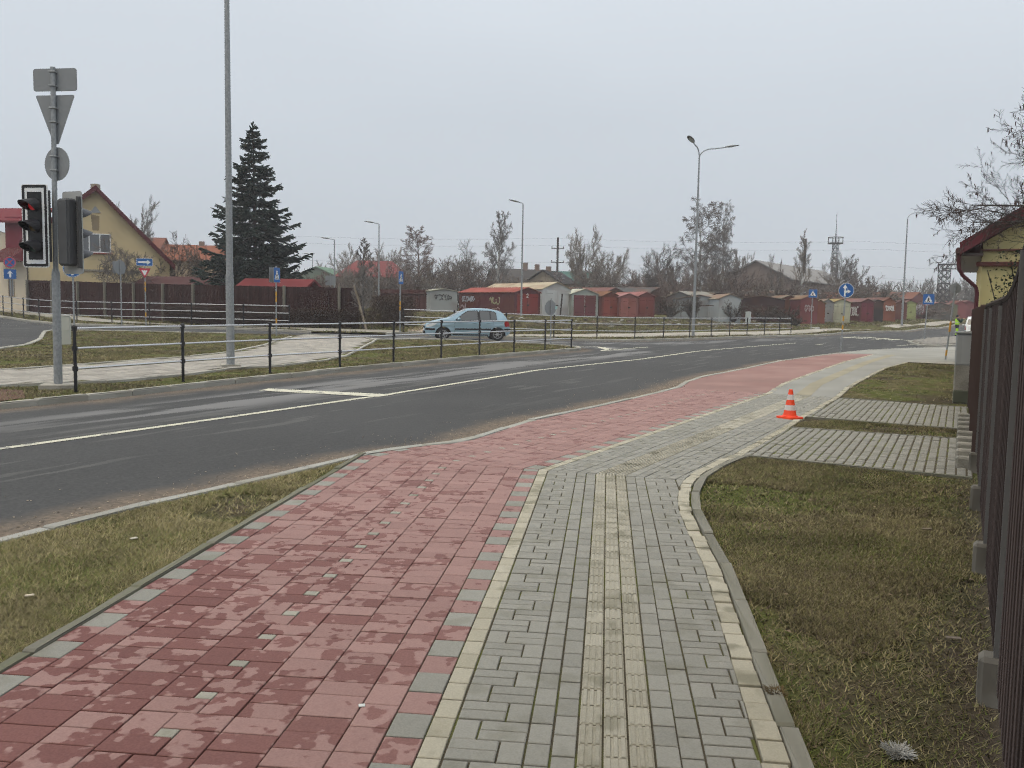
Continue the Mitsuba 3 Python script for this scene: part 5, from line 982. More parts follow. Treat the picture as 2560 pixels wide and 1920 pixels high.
TREES = [
    ('tall reddish bare tree above the hedge, pointed at the top', -11.35, 108, 10.05, 5.6, 'birch', 1, 'RED', ''),
    ('twisted dark bare tree with gnarled limbs left of the birch', -4.92, 101, 7.73, 5.24, 'gnarl', 2, 'DARK', ''),
    ('slender birch with a white trunk left of the lamp by the red garage', -1.95, 103, 11.36, 3.72, 'birch', 3, 'GREY', 'W'),
    ('wide bare tree with upright limbs behind the pale green garage roof', 8.53, 110, 10.34, 5.21, 'round', 4, 'TAN', ''),
    ('lower round bare tree to the right of the upright one', 11.3, 108, 7.73, 4.87, 'round', 5, 'TAN', ''),
    ('low reddish bush tree over the pale shed roof', 16.77, 118, 5.81, 5.06, 'round', 6, 'RED', ''),
    ('dark bare tree with upright branches left of the two armed lamp', 18.02, 108, 8.24, 4.63, 'round', 7, 'DARK', ''),
    ('big weeping birch behind the two armed lamp post', 22.17, 105, 13.53, 6.39, 'weep', 8, 'DARK', 'W'),
    ('second birch crown just right of the big weeping one', 25.1, 107, 13.43, 3.86, 'weep', 9, 'GREY', 'W'),
    ('small bare tree above the gable left of the grey roof', 32.17, 126, 9.28, 3.13, 'round', 10, 'GREY', ''),
    ('fan shaped bare tree against the grey roofed brick building', 32.84, 112, 7.66, 2.78, 'shrub', 11, 'DARK', ''),
    ('slim tall bare tree beside the thick dark pole', 37.09, 115, 11.13, 2.49, 'slim', 12, 'TAN', 'W'),
    ('round grey bare tree under the lattice mast', 44.46, 122, 8.86, 6.88, 'round', 13, 'DARK', ''),
    ('gnarled bare tree right of the round one, left of the far lamp', 47.66, 119, 5.75, 5.1, 'gnarl', 14, 'DARK', ''),
    ('thin young bare tree by the right crossing sign', 64.49, 138, 6.43, 2.61, 'slim', 15, 'GREY', ''),
    ('pale bare tree behind the gantry leg', 73.21, 150, 5.7, 4.74, 'round', 16, 'GREY', ''),
    ('bare tree beside the yellow house downpipe far away', 79.7, 155, 7.16, 6.29, 'round', 17, 'GREY', ''),
    ('pale bare tree left of the red hipped roof house', -22.91, 127, 8.91, 5.44, 'round', 18, 'TAN', ''),
    ('pale bare tree behind the red hipped roof house', -18.29, 130, 8.96, 5.28, 'round', 19, 'TAN', ''),
    ('bare tree over the middle of the red hipped roof', -21.46, 134, 8.21, 4.23, 'round', 20, 'GREY', ''),
    ('small bare tree right of the spruce by the lamp post', -31.66, 150, 7.45, 4.06, 'round', 21, 'GREY', ''),
    ('grey bare tree rising behind the yellow house gable', -37.11, 88, 10.5, 4.56, 'round', 22, 'GREY', ''),
    ('gnarled apple tree in front of the yellow house', -25.73, 58.5, 5.15, 4.35, 'gnarl', 23, 'DARK', ''),
    ('dense brown shrub tree between the yellow house and the spruce', -25.3, 66, 5.83, 4.47, 'gnarl', 24, 'BRN', ''),
    ('brown shrub tree left of the tall lamp post', -21.94, 64, 4.71, 3.75, 'gnarl', 25, 'BRN', ''),
    ('slim young tree tied at the end of the plank fence', -7.97, 47.4, 4.79, 1.33, 'slim', 26, 'GREY', '')]
SHRUBS = [(-19.4, 98, 3.54, 4.9), (-16.5, 96, 3.96, 4.8), (-14.0, 97, 4.39, 4.8), (-11.6, 99, 5.05, 4.9), (-8.6, 98, 4.84, 4.9), (-6.1, 97, 4.72, 4.4), (-3.5, 98, 4.63, 4.2), (-0.8, 97, 3.86, 3.5), (13.1, 104, 3.86, 4.2), (17.9, 97, 4.26, 4.8), (21.2, 99, 5.71, 4.9), (23.4, 98, 5.5, 4.4), (25.7, 97, 4.86, 4.4), (27.5, 96, 4.46, 3.9), (29.2, 96, 4.5, 3.5), (35.3, 103, 3.61, 3.3), (43.4, 112, 3.86, 4.0), (51.2, 122, 4.19, 3.9), (75.1, 150, 1.71, 4.1), (-18.8, 72, 4.17, 2.9), (-20.2, 70, 3.5, 2.8), (-16.9, 75, 3.31, 2.7)]
SCRUB = [(14.6, 82.6, 1.98, 2.8), (16.4, 82.2, 2.43, 1.9), (19.9, 80.3, 2.24, 2.2), (23.0, 81.5, 1.76, 3.1), (25.2, 82, 1.65, 2.6), (25.4, 80, 0.85, 1.4)]
TW = {'RED': (.20, .148, .132), 'DARK': (.15, .13, .118), 'GREY': (.215, .198, .188), 'TAN': (.23, .20, .168), 'BRN': (.115, .09, .073)}
for (lb, x, y, H, w, st, sd, c, wt) in TREES:
    bare_tree(lb, (x, y), H, w, st, sd, bark=tuple(np.array(TW[c])*.72), twig=TW[c], rmin=.007+.00009*y, trunkcol=(.5, .5, .48) if wt else None)
SHRUB_AT = ['leafless shrub of the thicket '+t for t in ('under the left end of the red hipped roof', 'under the middle of the red hipped roof', 'under the right end of the red hipped roof', 'at the foot of the tall reddish tree, left side', 'at the foot of the tall reddish tree, right side',
    'left of the twisted dark tree', 'right of the twisted dark tree above the red garage', 'before the grey house with two chimneys', 'left of the dark upright tree behind the dark shed', 'below the dark upright tree', 'at the foot of the big weeping birch', 'right of the big weeping birch trunk', 'before the grey roofed building gable',
    'before the grey roofed building, left of the fan shaped tree', 'before the grey roofed building, right of the fan shaped tree', 'behind the pale yellow garage', 'under the gnarled tree left of the far lamp', 'right of the gnarled tree by the far lamp', 'far off between the gantry and the yellow house', 'below the spruce on its right side', 'below the spruce on its left side', 'beside the farthest lamp right of the spruce')]
SCRUB_AT = ['dark leafless shrub '+t for t in ('before the dark grey garage', 'before the pale blue grey panel by the lamp post', 'climbing the pale grey white garage', 'before the left part of the dark maroon wall', 'before the right part of the dark maroon wall', 'at the end of the long railing')]
for i, (x, y, H, w) in enumerate(SHRUBS):
    bare_tree(SHRUB_AT[i], (x, y), H, w, 'shrub', 50+i, bark=(.06, .045, .038), twig=[(.15, .112, .098), (.165, .138, .116), (.13, .103, .094)][i % 3], r0=.06, rmin=.017, group='bare shrubs of the thicket', name='bare_shrub', cat_='shrub')
for i, (x, y, H, w) in enumerate(SCRUB):
    bare_tree(SCRUB_AT[i], (x, y), H, w, 'shrub', 90+i, bark=(.05, .04, .035), twig=(.07, .056, .045), r0=.05, rmin=.012, group='shrubs in front of the garages', name='bare_shrub', cat_='shrub')
ORD = 'first second third fourth fifth sixth seventh eighth ninth tenth eleventh twelfth thirteenth fourteenth fifteenth sixteenth seventeenth eighteenth nineteenth twentieth twenty-first twenty-second twenty-third twenty-fourth twenty-fifth'.split()
ROW = [(-20.9, 105.0, 4.78, 4.9), (-19.2, 113.6, 5.85, 5.9), (-14.0, 105.1, 5.76, 5.2), (-12.1, 109.7, 6.52, 5.0), (-8.7, 112.8, 6.66, 5.0), (-6.4, 108.7, 6.08, 5.5), (-3.2, 109.2, 5.92, 5.7), (0.8, 112.9, 4.39, 6.5), (3.1, 107.4, 3.77, 5.7), (6.3, 112.4, 4.98, 5.3), (9.1, 104.0, 5.43, 6.1), (12.9, 107.6, 5.31, 5.1), (16.6, 114.7, 4.73, 6.0), (17.8, 109.7, 5.48, 6.0), (19.3, 104.4, 6.1, 5.6), (22.3, 108.5, 6.84, 4.8), (25.7, 111.9, 7.34, 6.4), (26.7, 106.5, 6.1, 5.6), (29.1, 107.6, 4.26, 5.9), (33.8, 112.7, 4.02, 5.2), (38.6, 114.0, 5.21, 6.1), (43.0, 112.2, 5.78, 6.3), (44.8, 109.1, 4.51, 6.0), (49.6, 114.5, 3.23, 5.1), (52.5, 114.2, 2.05, 5.6)]
for i, (x, y, H, w) in enumerate(ROW):
    bare_tree(ORD[i]+' grey brown leafless bush from the left in the tangled row behind the garages', (x, y), H, w, ['shrub', 'round', 'shrub'][i % 3], 140+i, bark=(.075, .06, .052), twig=[(.175, .138, .124), (.185, .16, .142), (.155, .127, .114)][i % 3], r0=.06, rmin=.018, group='row of bushes behind the garages', name='bare_shrub', cat_='shrub')
# low far woods closing the skyline
k = thing('far_woods', 'hazy line of leafless woods far behind the houses', 'woods', kind='stuff'); r_ = np.random.default_rng(77); P = []
n = 16000; x = r_.uniform(-130, 190, n); y = r_.uniform(165, 215, n); hgt = 3.0+4.5*meshkit.fbm(np.c_[x*.05, x*0, x*0+3], 3, 2); z = .8+hgt*r_.uniform(0, 1, n)**.7
d = r_.normal(0, .45, (n, 3)); d[:, 2] = 1; d /= np.linalg.norm(d, axis=1, keepdims=True); m = segs(np.c_[x, y, z], np.c_[x, y, z]+d*r_.uniform(.8, 2.4, (n, 1)), .075, .035, 3); scene[k] = mikit.ply(m, 'vc_matte', color=vcol(m, (.12, .105, .10), .3, .1))

# ---------------------------------------------------------------- the spruce
k = thing('spruce_tree', 'tall dark green spruce behind the plank fence', 'tree'); r = np.random.default_rng(31); sx, sy = -16.45, 57.0; sz = gz(sx, sy); SH = 12.3
m = cyl((sx, sy, sz-.2), (sx-.15, sy, sz+SH*.97), .19, .03, 10); add(k, 'trunk', m, 'vc_matte', smooth=True, color=(.055, .042, .035))
BP, BQ, BR, NP_, NQ, NR = [], [], [], [], [], []
lev = np.linspace(.19, .97, 27)
for li, t in enumerate(lev):
    zc = sz+SH*t; Rm = 4.15*(1-t)**.83+.08; nb = int(6+7*(1-t)); ph0 = r.uniform(0, 6.28)
    for b in range(nb):
        ph = ph0+2*math.pi*b/nb+r.normal(0, .12); Rb = Rm*r.uniform(.55, 1.15); dr_ = np.array([math.cos(ph), math.sin(ph), 0]); sidev = np.array([-math.sin(ph), math.cos(ph), 0])
        ns = 9; pts = []; zb_ = zc+r.normal(0, .11)
        for s in np.linspace(0, 1, ns): pts.append(np.array([sx-.15*t, sy, zb_])+dr_*Rb*s+UP*Rb*(-.30*s+.34*s**2.6)*(1.05-.5*t))
        pts = np.array(pts); BP += list(pts[:-1]); BQ += list(pts[1:]); BR += [.03*(1-.8*i/ns)*(1-.5*t) for i in range(ns-1)]
        nt = int(15+22*Rb/3)
        for s in np.sort(r.uniform(.12, 1, nt)):
            i = min(int(s*(ns-1)), ns-2); c = pts[i]+(pts[i+1]-pts[i])*(s*(ns-1)-i); sd = r.choice([-1, 1]); tl = Rb*.34*(1.15-s)*r.uniform(.6, 1.2)+.12
            dv = dr_*r.uniform(.5, 1.0)+sidev*sd*r.uniform(.3, 1.0)+UP*r.uniform(-.45, .12); dv /= np.linalg.norm(dv)
            for q in np.linspace(0, 1, 4)[:-1]:
                a = c+dv*tl*q; NP_.append(a); NQ.append(a+dv*tl*.52+r.normal(0, .03, 3)-UP*.05*r.uniform(0, 1)); NR.append(r.uniform(.035, .06))
        NP_.append(pts[-2]); NQ.append(pts[-1]+dr_*.15+UP*.06); NR.append(.06)
for q in np.linspace(.955, 1.0, 14): NP_.append(np.array([sx-.15, sy, sz+SH*q])); a_ = r.uniform(0, 6.28); NQ.append(NP_[-1]+np.array([math.cos(a_)*.22, math.sin(a_)*.22, .3])*(1.6-1.2*(q-.955)/.045)*.7); NR.append(.05)
m = segs(BP, BQ, BR, np.array(BR)*.8, 4); add(k, 'branches', m, 'vc_matte', color=(.05, .04, .033))
NP_, NQ, NR = np.array(NP_), np.array(NQ), np.array(NR); m = segs(NP_, NQ, NR, NR*.35, 4)
tone = np.repeat(r.uniform(.6, 1.45, len(NP_)), 8)[:, None]; add(k, 'needles', m, 'vc_matte', color=np.clip(np.array([[.024, .037, .031]])*tone*(.7+.6*meshkit.fbm(m.vertices*1.1, 3, 5)[:, None]), .003, 1))
m = cat([ball(NP_[i]+[0, 0, -.02], (.035, .035, .09), 1) for i in r.choice(np.where(NP_[:, 2] > sz+SH*.6)[0], 130, replace=False)]); add(k, 'cones', m, 'vc_matte', smooth=True, color=(.085, .052, .03), kind='stuff')

# ---------------------------------------------------------------- hazel with catkins at the right edge
k = thing('hazel_tree', 'bare hazel hung with brown catkins over the yellow house roof', 'tree'); r = np.random.default_rng(5); out = []
hb = np.array([12.75, 16.6, 0.0])
prm = dict(seg=(8, 6, 4, 2), wob=(.05, .09, .12, .15), trop=(.0, .04, .0, -.02), nch=(15, 9, 7), t0=(.12, .2, .15), ang=(.6, .62, .7), len=(.42, .45, .45), fall=(.35, .4, .3), rr=(.55, .5, .5), rmin=.0032)
for (dv, L, R) in (((-1, -.1, .10), 3.9, .045), ((-.95, .05, .32), 3.7, .05), ((-.9, -.25, .45), 3.3, .045), ((-.8, .1, .65), 2.9, .045), ((-.6, -.2, .8), 2.6, .045), ((-.2, .1, 1.0), 2.0, .05), ((-.9, .3, .2), 3.4, .04), ((.5, .2, 1), 2.4, .05), ((-.97, -.3, .22), 3.5, .04)):
    dv = np.array(dv, float); dv /= np.linalg.norm(dv); grow(r, prm, hb+np.array([0, 0, 3.15]), dv, L*1.16, R, 0, out)
P0 = np.array([o[0] for o in out]); P1 = np.array([o[1] for o in out]); R0 = np.array([o[2] for o in out]); R1 = np.array([o[3] for o in out]); lv = np.array([o[4] for o in out])
m = cat([cyl(hb-[0, 0, .2], hb+[0, 0, 3.2], .15, .11, 10), segs(P0[lv == 0], P1[lv == 0], R0[lv == 0], R1[lv == 0], 6)]); add(k, 'trunk', m, 'vc_matte', smooth=True, color=vcol(m, (.07, .065, .06), .3, 4))
a = lv > 0; m = segs(P0[a], P1[a], R0[a], R1[a], 3); add(k, 'twigs', m, 'vc_matte', color=(.062, .052, .048))
ct = np.where(lv >= 2)[0]; ct = r.choice(ct, min(1300, len(ct)), replace=False); ctp = P1[ct]; ctp = np.vstack([ctp, ctp[:700]+r.normal(0, .03, (700, 3))]); ln = r.uniform(.04, .075, len(ctp))
m = segs(ctp, ctp-np.c_[r.normal(0, .008, (len(ctp), 2)), ln], .0085, .006, 5); add(k, 'catkins', m, 'vc_matte', color=(.085, .055, .05), kind='stuff')
# evergreen climber behind the right fence
k = thing('ivy', 'dark evergreen ivy clump on the yellow wall behind the fence', 'plant'); r = np.random.default_rng(6); n = 3400; c = np.array([11.35, 19.6, 1.9])+np.clip(r.normal(0, 1, (n, 3)), -1.7, 1.7)*[.34, .4, .72]; d = r.normal(0, 1, (n, 3)); d /= np.linalg.norm(d, axis=1, keepdims=True); e = np.cross(d, r.normal(0, 1, (n, 3))); e /= np.linalg.norm(e, axis=1, keepdims=True); s = r.uniform(.018, .042, (n, 1))
V = np.stack([c-d*s, c+e*s*.7, c+d*s, c-e*s*.7], 1).reshape(-1, 3); i4 = np.arange(n)[:, None]*4; m = TM(V, np.vstack([i4+[0, 1, 2], i4+[0, 2, 3]])); add(k, 'leaves', m, 'vc_matte', color=np.repeat(np.array([[.014, .022, .010]])*r.uniform(.5, 1.8, (n, 1)), 4, 0)); add(k, 'stems', segs(np.array([11.4, 19.6, 0])+r.normal(0, .25, (14, 3))*[1, 1, 0], np.array([11.4, 19.6, 2.4])+r.normal(0, .45, (14, 3)), .02, .01, 5), 'vc_matte', color=(.04, .035, .03))

# ---------------------------------------------------------------- cars
def make_car(label, loc, heading, paint, hs=1.0, z=0.0):
    """a small five door hatchback; x runs from the nose (0) to the tail (3.81), y to the left"""
    k = thing('car', label, 'car'); Lc = 3.81; FA, RA, WR = .78, 3.22, .295
    tx_ = [0, .02, .10, .30, .72, .98, 1.06, 1.45, 1.86, 2.30, 2.85, 3.34, 3.46, 3.62, 3.72, 3.77, 3.81]; tz_ = [.58, .64, .735, .84, .955, 1.0, 1.03, 1.27, 1.455, 1.49, 1.465, 1.375, 1.30, 1.08, .90, .66, .56]
    tz_ = [t if t < .9 else .9+(t-.9)*hs for t in tz_]
    zt = lambda x: np.interp(x, tx_, tz_)
    def zb(x):
        b = np.interp(x, [0, .12, .4, 3.4, 3.7, 3.81], [.36, .24, .20, .22, .27, .38]); x = np.asarray(x)
        for c in (FA, RA): b = np.maximum(b, np.where(np.abs(x-c) < .355, .29+np.sqrt(np.maximum(.355**2-(x-c)**2, 0)), 0))
        return b
    def hw(x, zz):
        x = np.asarray(x, float); zz = np.asarray(zz, float)
        pl = .83*(1-.30*np.clip((.42-x)/.42, 0, 1)**2.2)*(1-.16*np.clip((x-3.35)/.46, 0, 1)**2.2); bel = .93
        th = np.where(zz > bel, 1-.235*np.clip((zz-bel)/.52/hs, 0, 1.2)**1.1, 1-.03*((bel-zz)/.6)**2-.012*np.exp(-((zz-.62)/.05)**2)); fl = .012*np.exp(-((x-FA)/.3)**4)+.012*np.exp(-((x-RA)/.3)**4)
        return pl*th+np.where(zz < .75, fl, 0)
    a = math.atan2(heading[1], heading[0]); ca, sa = math.cos(a), math.sin(a)
    def W(v): v = np.asarray(v, float).reshape(-1, 3); X = (Lc/2-v[:, 0])*1.05; return np.c_[loc[0]+X*ca-v[:, 1]*sa, loc[1]+X*sa+v[:, 1]*ca, z+v[:, 2]]
    def O(m): m = m.copy(); m.vertices = W(m.vertices); m.invert(); return m
    xs = np.unique(np.r_[np.linspace(0, .42, 14), np.linspace(.42, 1.16, 26), np.linspace(1.16, 2.84, 26), np.linspace(2.84, 3.6, 26), np.linspace(3.6, 3.81, 10), 1.0]); N = len(xs); M, K = 18, 9
    rows = []
    for x in xs:
        zl = np.linspace(float(zb(x)), max(float(zt(x)), float(zb(x))+.03), M); w = hw(x, zl); left = np.c_[np.full(M, x), w, zl]; t = np.linspace(1, -1, K+2)[1:-1]
        top = np.c_[np.full(K, x), t*w[-1], zl[-1]+.035*(1-t**2)]; rows.append(np.r_[left, top, left[::-1]*[1, -1, 1]])
    R = len(rows[0]); V = np.vstack(rows); F = []
    for i in range(N-1):
        for j in range(R-1): F += [[i*R+j, i*R+R+j, i*R+R+j+1], [i*R+j, i*R+R+j+1, i*R+j+1]]
    for i, s in ((0, 1), (N-1, -1)):
        c = len(V); V = np.vstack([V, rows[i].mean(0)])
        for j in range(R-1): F.append([c, i*R+j+1, i*R+j][::s])
    add(k, 'body', O(TM(V, F)), paint, smooth=38)
    add(k, 'underbody', O(box((1.95, 0, .36), (3.3, 1.3, .3))), 'black_plastic')
    def side(poly, off_, sgn, size=.16):
        v, f = trimesh.creation.triangulate_polygon(Polygon(poly).buffer(0) if not hasattr(poly, 'exterior') else poly, engine='earcut'); v, f = trimesh.remesh.subdivide_to_size(np.c_[v, v[:, :1]*0], f, size, max_iter=8)
        return O(TM(np.c_[v[:, 0], sgn*(hw(v[:, 0], v[:, 1])+off_), v[:, 1]], f))
    def topp(x0, x1, fr0, fr1, off_=.006, n=12):
        x = np.linspace(x0, x1, n); fr = np.linspace(fr0, fr1, n); t = np.linspace(-1, 1, 11); P = []
        for i in range(n): w = float(hw(x[i], zt(x[i])))*fr[i]; P.append(np.c_[np.full(11, x[i]), t*w, float(zt(x[i]))+.035*(1-(t*fr[i])**2)+off_])
        i, j = np.meshgrid(np.arange(n-1), np.arange(10), indexing='ij'); b = (i*11+j).ravel(); return O(TM(np.vstack(P), np.vstack([np.c_[b, b+11, b+12], np.c_[b, b+12, b+1]])))
    H_ = lambda zz: .9+(zz-.9)*hs if zz > .9 else zz
    add(k, 'windscreen', topp(1.09, 1.80, .93, .95), 'dark_glass', smooth=True); add(k, 'rear_window', topp(3.42, 3.66, .86, .88), 'dark_glass', smooth=True)
    for s in (1, -1):
        w1 = [(1.36, H_(.955)), (1.43, H_(1.03)), (1.78, H_(1.30)), (1.92, H_(1.365)), (2.30, H_(1.385)), (2.33, H_(.955))]; w2 = [(2.44, H_(.955)), (2.42, H_(1.385)), (2.85, H_(1.372)), (2.88, H_(.955))]; w3 = [(2.92, H_(.955)), (2.90, H_(1.368)), (3.06, H_(1.34)), (3.13, H_(1.28)), (3.16, H_(.96))]
        add(k, 'window_surround', side(unary_union([Polygon(w).buffer(.03) for w in (w1, w2, w3)]).buffer(.03).buffer(-.03), .004, s), 'black_plastic', smooth=True)
        for w in (w1, w2, w3): add(k, 'side_window', side(w, .009, s), 'dark_glass', smooth=True)
        add(k, 'side_moulding', side(sbox(1.30, .50, 2.93, .57), .022, s, .3), 'black_plastic', smooth=True); add(k, 'sill', side(sbox(1.2, .235, 2.8, .30), .004, s, .3), 'black_plastic')
        for x_ in (1.30, 2.38, 3.02): add(k, 'door_gap', side(sbox(x_-.006, .34, x_+.006, .94), .003, s, .3), 'black_plastic')
        for x_ in (2.18, 2.80): add(k, 'door_handle', O(bbox((x_, s*.845, .84), (.17, .03, .035), .01)), paint)
        mk = add(k, 'mirror', O(ball((1.47, s*.90, 1.0), (.075, .1, .075), 2)), paint, smooth=True); add(mk, 'mirror_stem', O(box((1.46, s*.83, .96), (.08, .12, .04))), 'black_plastic')
        add(k, 'headlight', side([(.02, .60), (.06, .70), (.28, .79), (.50, .80), (.42, .71), (.22, .62)], .008, s, .12), 'clear_lens', smooth=True)
        add(k, 'front_bumper_strip', side(sbox(.0, .47, .42, .56), .014, s, .14), 'black_plastic', smooth=True); add(k, 'tail_light', side([(3.55, .66), (3.52, .86), (3.60, .96), (3.70, .93), (3.79, .68)], .008, s, .12), 'red_lens', smooth=True)
        add(k, 'rear_bumper_strip', side(sbox(3.52, .46, 3.81, .57), .014, s, .14), 'black_plastic', smooth=True)
    def ends(x0, zc, w, h, m_, part, sg, cc=None, dx=.012): return add(k, part, O(bbox((x0-sg*dx, 0, zc), (.03, w, h), .01)), m_, color=cc)
    ends(.0, .60, .62, .09, 'black_plastic', 'grille', 1); ends(-.005, .36, 1.0, .13, 'black_plastic', 'lower_intake', 1); ends(-.012, .49, .52, .115, 'sign_white', 'number_plate', 1); ends(3.81, .52, 1.25, .11, 'black_plastic', 'rear_strip', -1); ends(3.79, .66, .52, .115, 'sign_white', 'number_plate', -1); ends(3.75, .60, 1.2, .12, 'black_plastic', 'rear_panel_seam', -1, dx=.004)
    for x_ in (FA, RA):
        for s in (1, -1):
            c = np.array([x_, s*.715, WR]); pr = [(.06, -.08), (.19, -.088), (.27, -.085), (.293, -.06), (.295, 0), (.293, .06), (.27, .085), (.19, .088), (.185, .07), (.06, .06)]
            m = trimesh.creation.revolve(np.array([(a_, b_) for a_, b_ in pr]+[pr[0]]), sections=32); m = frame(m, c, (1, 0, 0), (0, 0, 1), (0, -1, 0)); wk = add(k, 'wheel', O(m), 'rubber', smooth=35)
            sp = [trimesh.creation.annulus(.165, .192, .03, sections=32, transform=trimesh.transformations.translation_matrix([0, 0, 0.075])), trimesh.creation.cylinder(.05, .05, sections=16, transform=trimesh.transformations.translation_matrix([0, 0, .07]))]
            for i in range(6): b_ = bbox((.105, 0, .07), (.14, .05, .03), .01); b_.apply_transform(trimesh.transformations.rotation_matrix(i*math.pi/3, [0, 0, 1])); sp.append(b_)
            m = frame(cat(sp), c, (1, 0, 0), (0, 0, s), (0, s*1.0, 0)); scene[f'{wk}__rim'] = mikit.ply(O(m), 'alloy', smooth=35)
            scene[f'{wk}__brake_disc'] = mikit.ply(O(frame(trimesh.creation.cylinder(.165, .05, sections=24), c, (1, 0, 0), (0, 0, 1), (0, -1, 0))), 'black_plastic')
    return k
make_car('light blue five door hatchback driving left behind the island railing', (-2.22, 42.3), (-.985, -.17), 'car_paint', z=gz(-1.8, 42.3)-.095)
make_car('white hatchback seen from behind beside the worker, mostly hidden by the house', (35.55, 68.2), (.45, .893), 'white_paint', hs=1.25, z=gz(35.5, 68.2)-.09)

# ---------------------------------------------------------------- the road worker
import manifold3d as m3
def hullchain(chains, n=12):
    out = None
    for (p, rp), (q, rq) in chains:
        s = [trimesh.creation.icosphere(2, 1.0) for _ in (0, 1)]; pts = np.vstack([s[0].vertices*np.asarray(rp)+p, s[1].vertices*np.asarray(rq)+q]); h = trimesh.convex.convex_hull(pts)
        mm = m3.Manifold(m3.Mesh(vert_properties=np.array(h.vertices, np.float32), tri_verts=np.array(h.faces, np.uint32))); out = mm if out is None else out+mm
    out = out.refine_to_length(.045).to_mesh(); m = TM(out.vert_properties[:, :3], out.tri_verts); m.merge_vertices(); trimesh.smoothing.filter_taubin(m, iterations=6); return m
def V3(*a): return np.array(a, float)
pk = thing('person', 'worker in a yellow green safety vest and dark cap by the white car, hands raised', 'person'); pb = np.array([33.6, 67.3]); pz = gz(*pb)-.09; pa = math.atan2(-.15, 1.0)
Wp = lambda m: rotz(m, pa, (*pb, pz))                    # local: x faces the car, y left
hip, kn, an_ = {}, {}, {}
for s in (1, -1): hip[s], kn[s], an_[s] = V3(0, s*.09, .90), V3(.03+.05*s, s*.105, .49), V3(-.04+.07*s, s*.11, .08)
sh = {s: V3(.0, s*.18, 1.42) for s in (1, -1)}; el = {s: V3(.20, s*.23, 1.22) for s in (1, -1)}; wr = {s: V3(.37, s*.09, 1.43) for s in (1, -1)}
ch = [((V3(.03, 0, 1.62), (.095, .075, .115)), (V3(.045, 0, 1.58), (.085, .068, .10))), ((V3(0, 0, 1.52), .055), (V3(-.01, 0, 1.42), .065)), ((V3(.13, 0, 1.60), .014), (V3(.115, 0, 1.63), .012)), ((V3(-.01, 0, 1.40), (.10, .15, .08)), (V3(0, 0, 1.0), (.10, .14, .10)))]
for s in (1, -1):
    ch += [((sh[s], .055), (el[s], .042)), ((el[s], .042), (wr[s], .03)), ((wr[s], .03), (wr[s]+V3(.075, -.01*s, .03), (.028, .038, .02))), ((hip[s], .085), (kn[s], .058)), ((kn[s], .056), (an_[s], .04)), ((an_[s]-V3(.03, 0, .03), .04), (an_[s]+V3(.15, 0, -.045), .032)), ((V3(.02, s*.085, 1.62), .012), (V3(.02, s*.09, 1.585), .01))]
    for f in range(4): a0 = wr[s]+V3(.085, (-.028+.018*f)-.01*s, .035); ch.append(((a0, .0095), (a0+V3(.045-.006*abs(f-1.5), 0, .02), .0085))); ch.append(((a0+V3(.045-.006*abs(f-1.5), 0, .02), .0085), (a0+V3(.05, 0, .055), .0075)))
    ch.append(((wr[s]+V3(.04, -.03*s, .015), .011), (wr[s]+V3(.075, -.055*s, .045), .009)))
add(pk, 'body', Wp(hullchain(ch)), 'skin', smooth=True)
add(pk, 'cap', Wp(hullchain([((V3(.0, 0, 1.665), (.11, .09, .085)), (V3(-.01, 0, 1.63), (.105, .09, .07))), ((V3(.08, 0, 1.66), (.05, .07, .012)), (V3(.15, 0, 1.645), (.03, .06, .01)))])), 'cloth_navy', smooth=True)
jk = [((V3(-.01, 0, 1.41), (.115, .17, .085)), (V3(0, 0, 1.05), (.125, .165, .10))), ((V3(0, 0, 1.05), (.125, .165, .10)), (V3(0, 0, .86), (.13, .17, .06)))]
for s in (1, -1): jk += [((sh[s], .075), (el[s], .062)), ((el[s], .062), (wr[s]-V3(.02, 0, .01), .048))]
add(pk, 'jacket', Wp(hullchain(jk)), 'cloth_green', smooth=True)
vk = add(pk, 'safety_vest', Wp(hullchain([((V3(-.01, 0, 1.40), (.128, .165, .09)), (V3(0, 0, 1.04), (.145, .185, .06)))])), 'vest_yellow', smooth=True)
scene[f'{vk}__reflective_band'] = mikit.ply(Wp(hullchain([((V3(0, 0, 1.17), (.147, .188, .025)), (V3(0, 0, 1.14), (.148, .189, .025)))])), 'vc_satin', smooth=True, color=np.tile((.55, .56, .52), (len(hullchain([((V3(0, 0, 1.17), (.147, .188, .025)), (V3(0, 0, 1.14), (.148, .189, .025)))]).vertices), 1)))
tr = []; tl = []; bt = []
for s in (1, -1): tr += [((hip[s], .105), (hip[s]*.6+kn[s]*.4, .09))]; tl += [((hip[s]*.55+kn[s]*.45, .092), (kn[s], .076)), ((kn[s], .076), (kn[s]*.45+an_[s]*.55, .07))]; bt += [((kn[s]*.45+an_[s]*.55, .066), (an_[s], .055)), ((an_[s]-V3(.04, 0, .035), .045), (an_[s]+V3(.16, 0, -.04), .04))]
add(pk, 'trouser_top', Wp(hullchain(tr)), 'cloth_navy', smooth=True); add(pk, 'trouser_legs', Wp(hullchain(tl)), 'vest_yellow', smooth=True, label='bright yellow green trouser legs'); add(pk, 'boots', Wp(hullchain(bt)), 'cloth_navy', smooth=True)

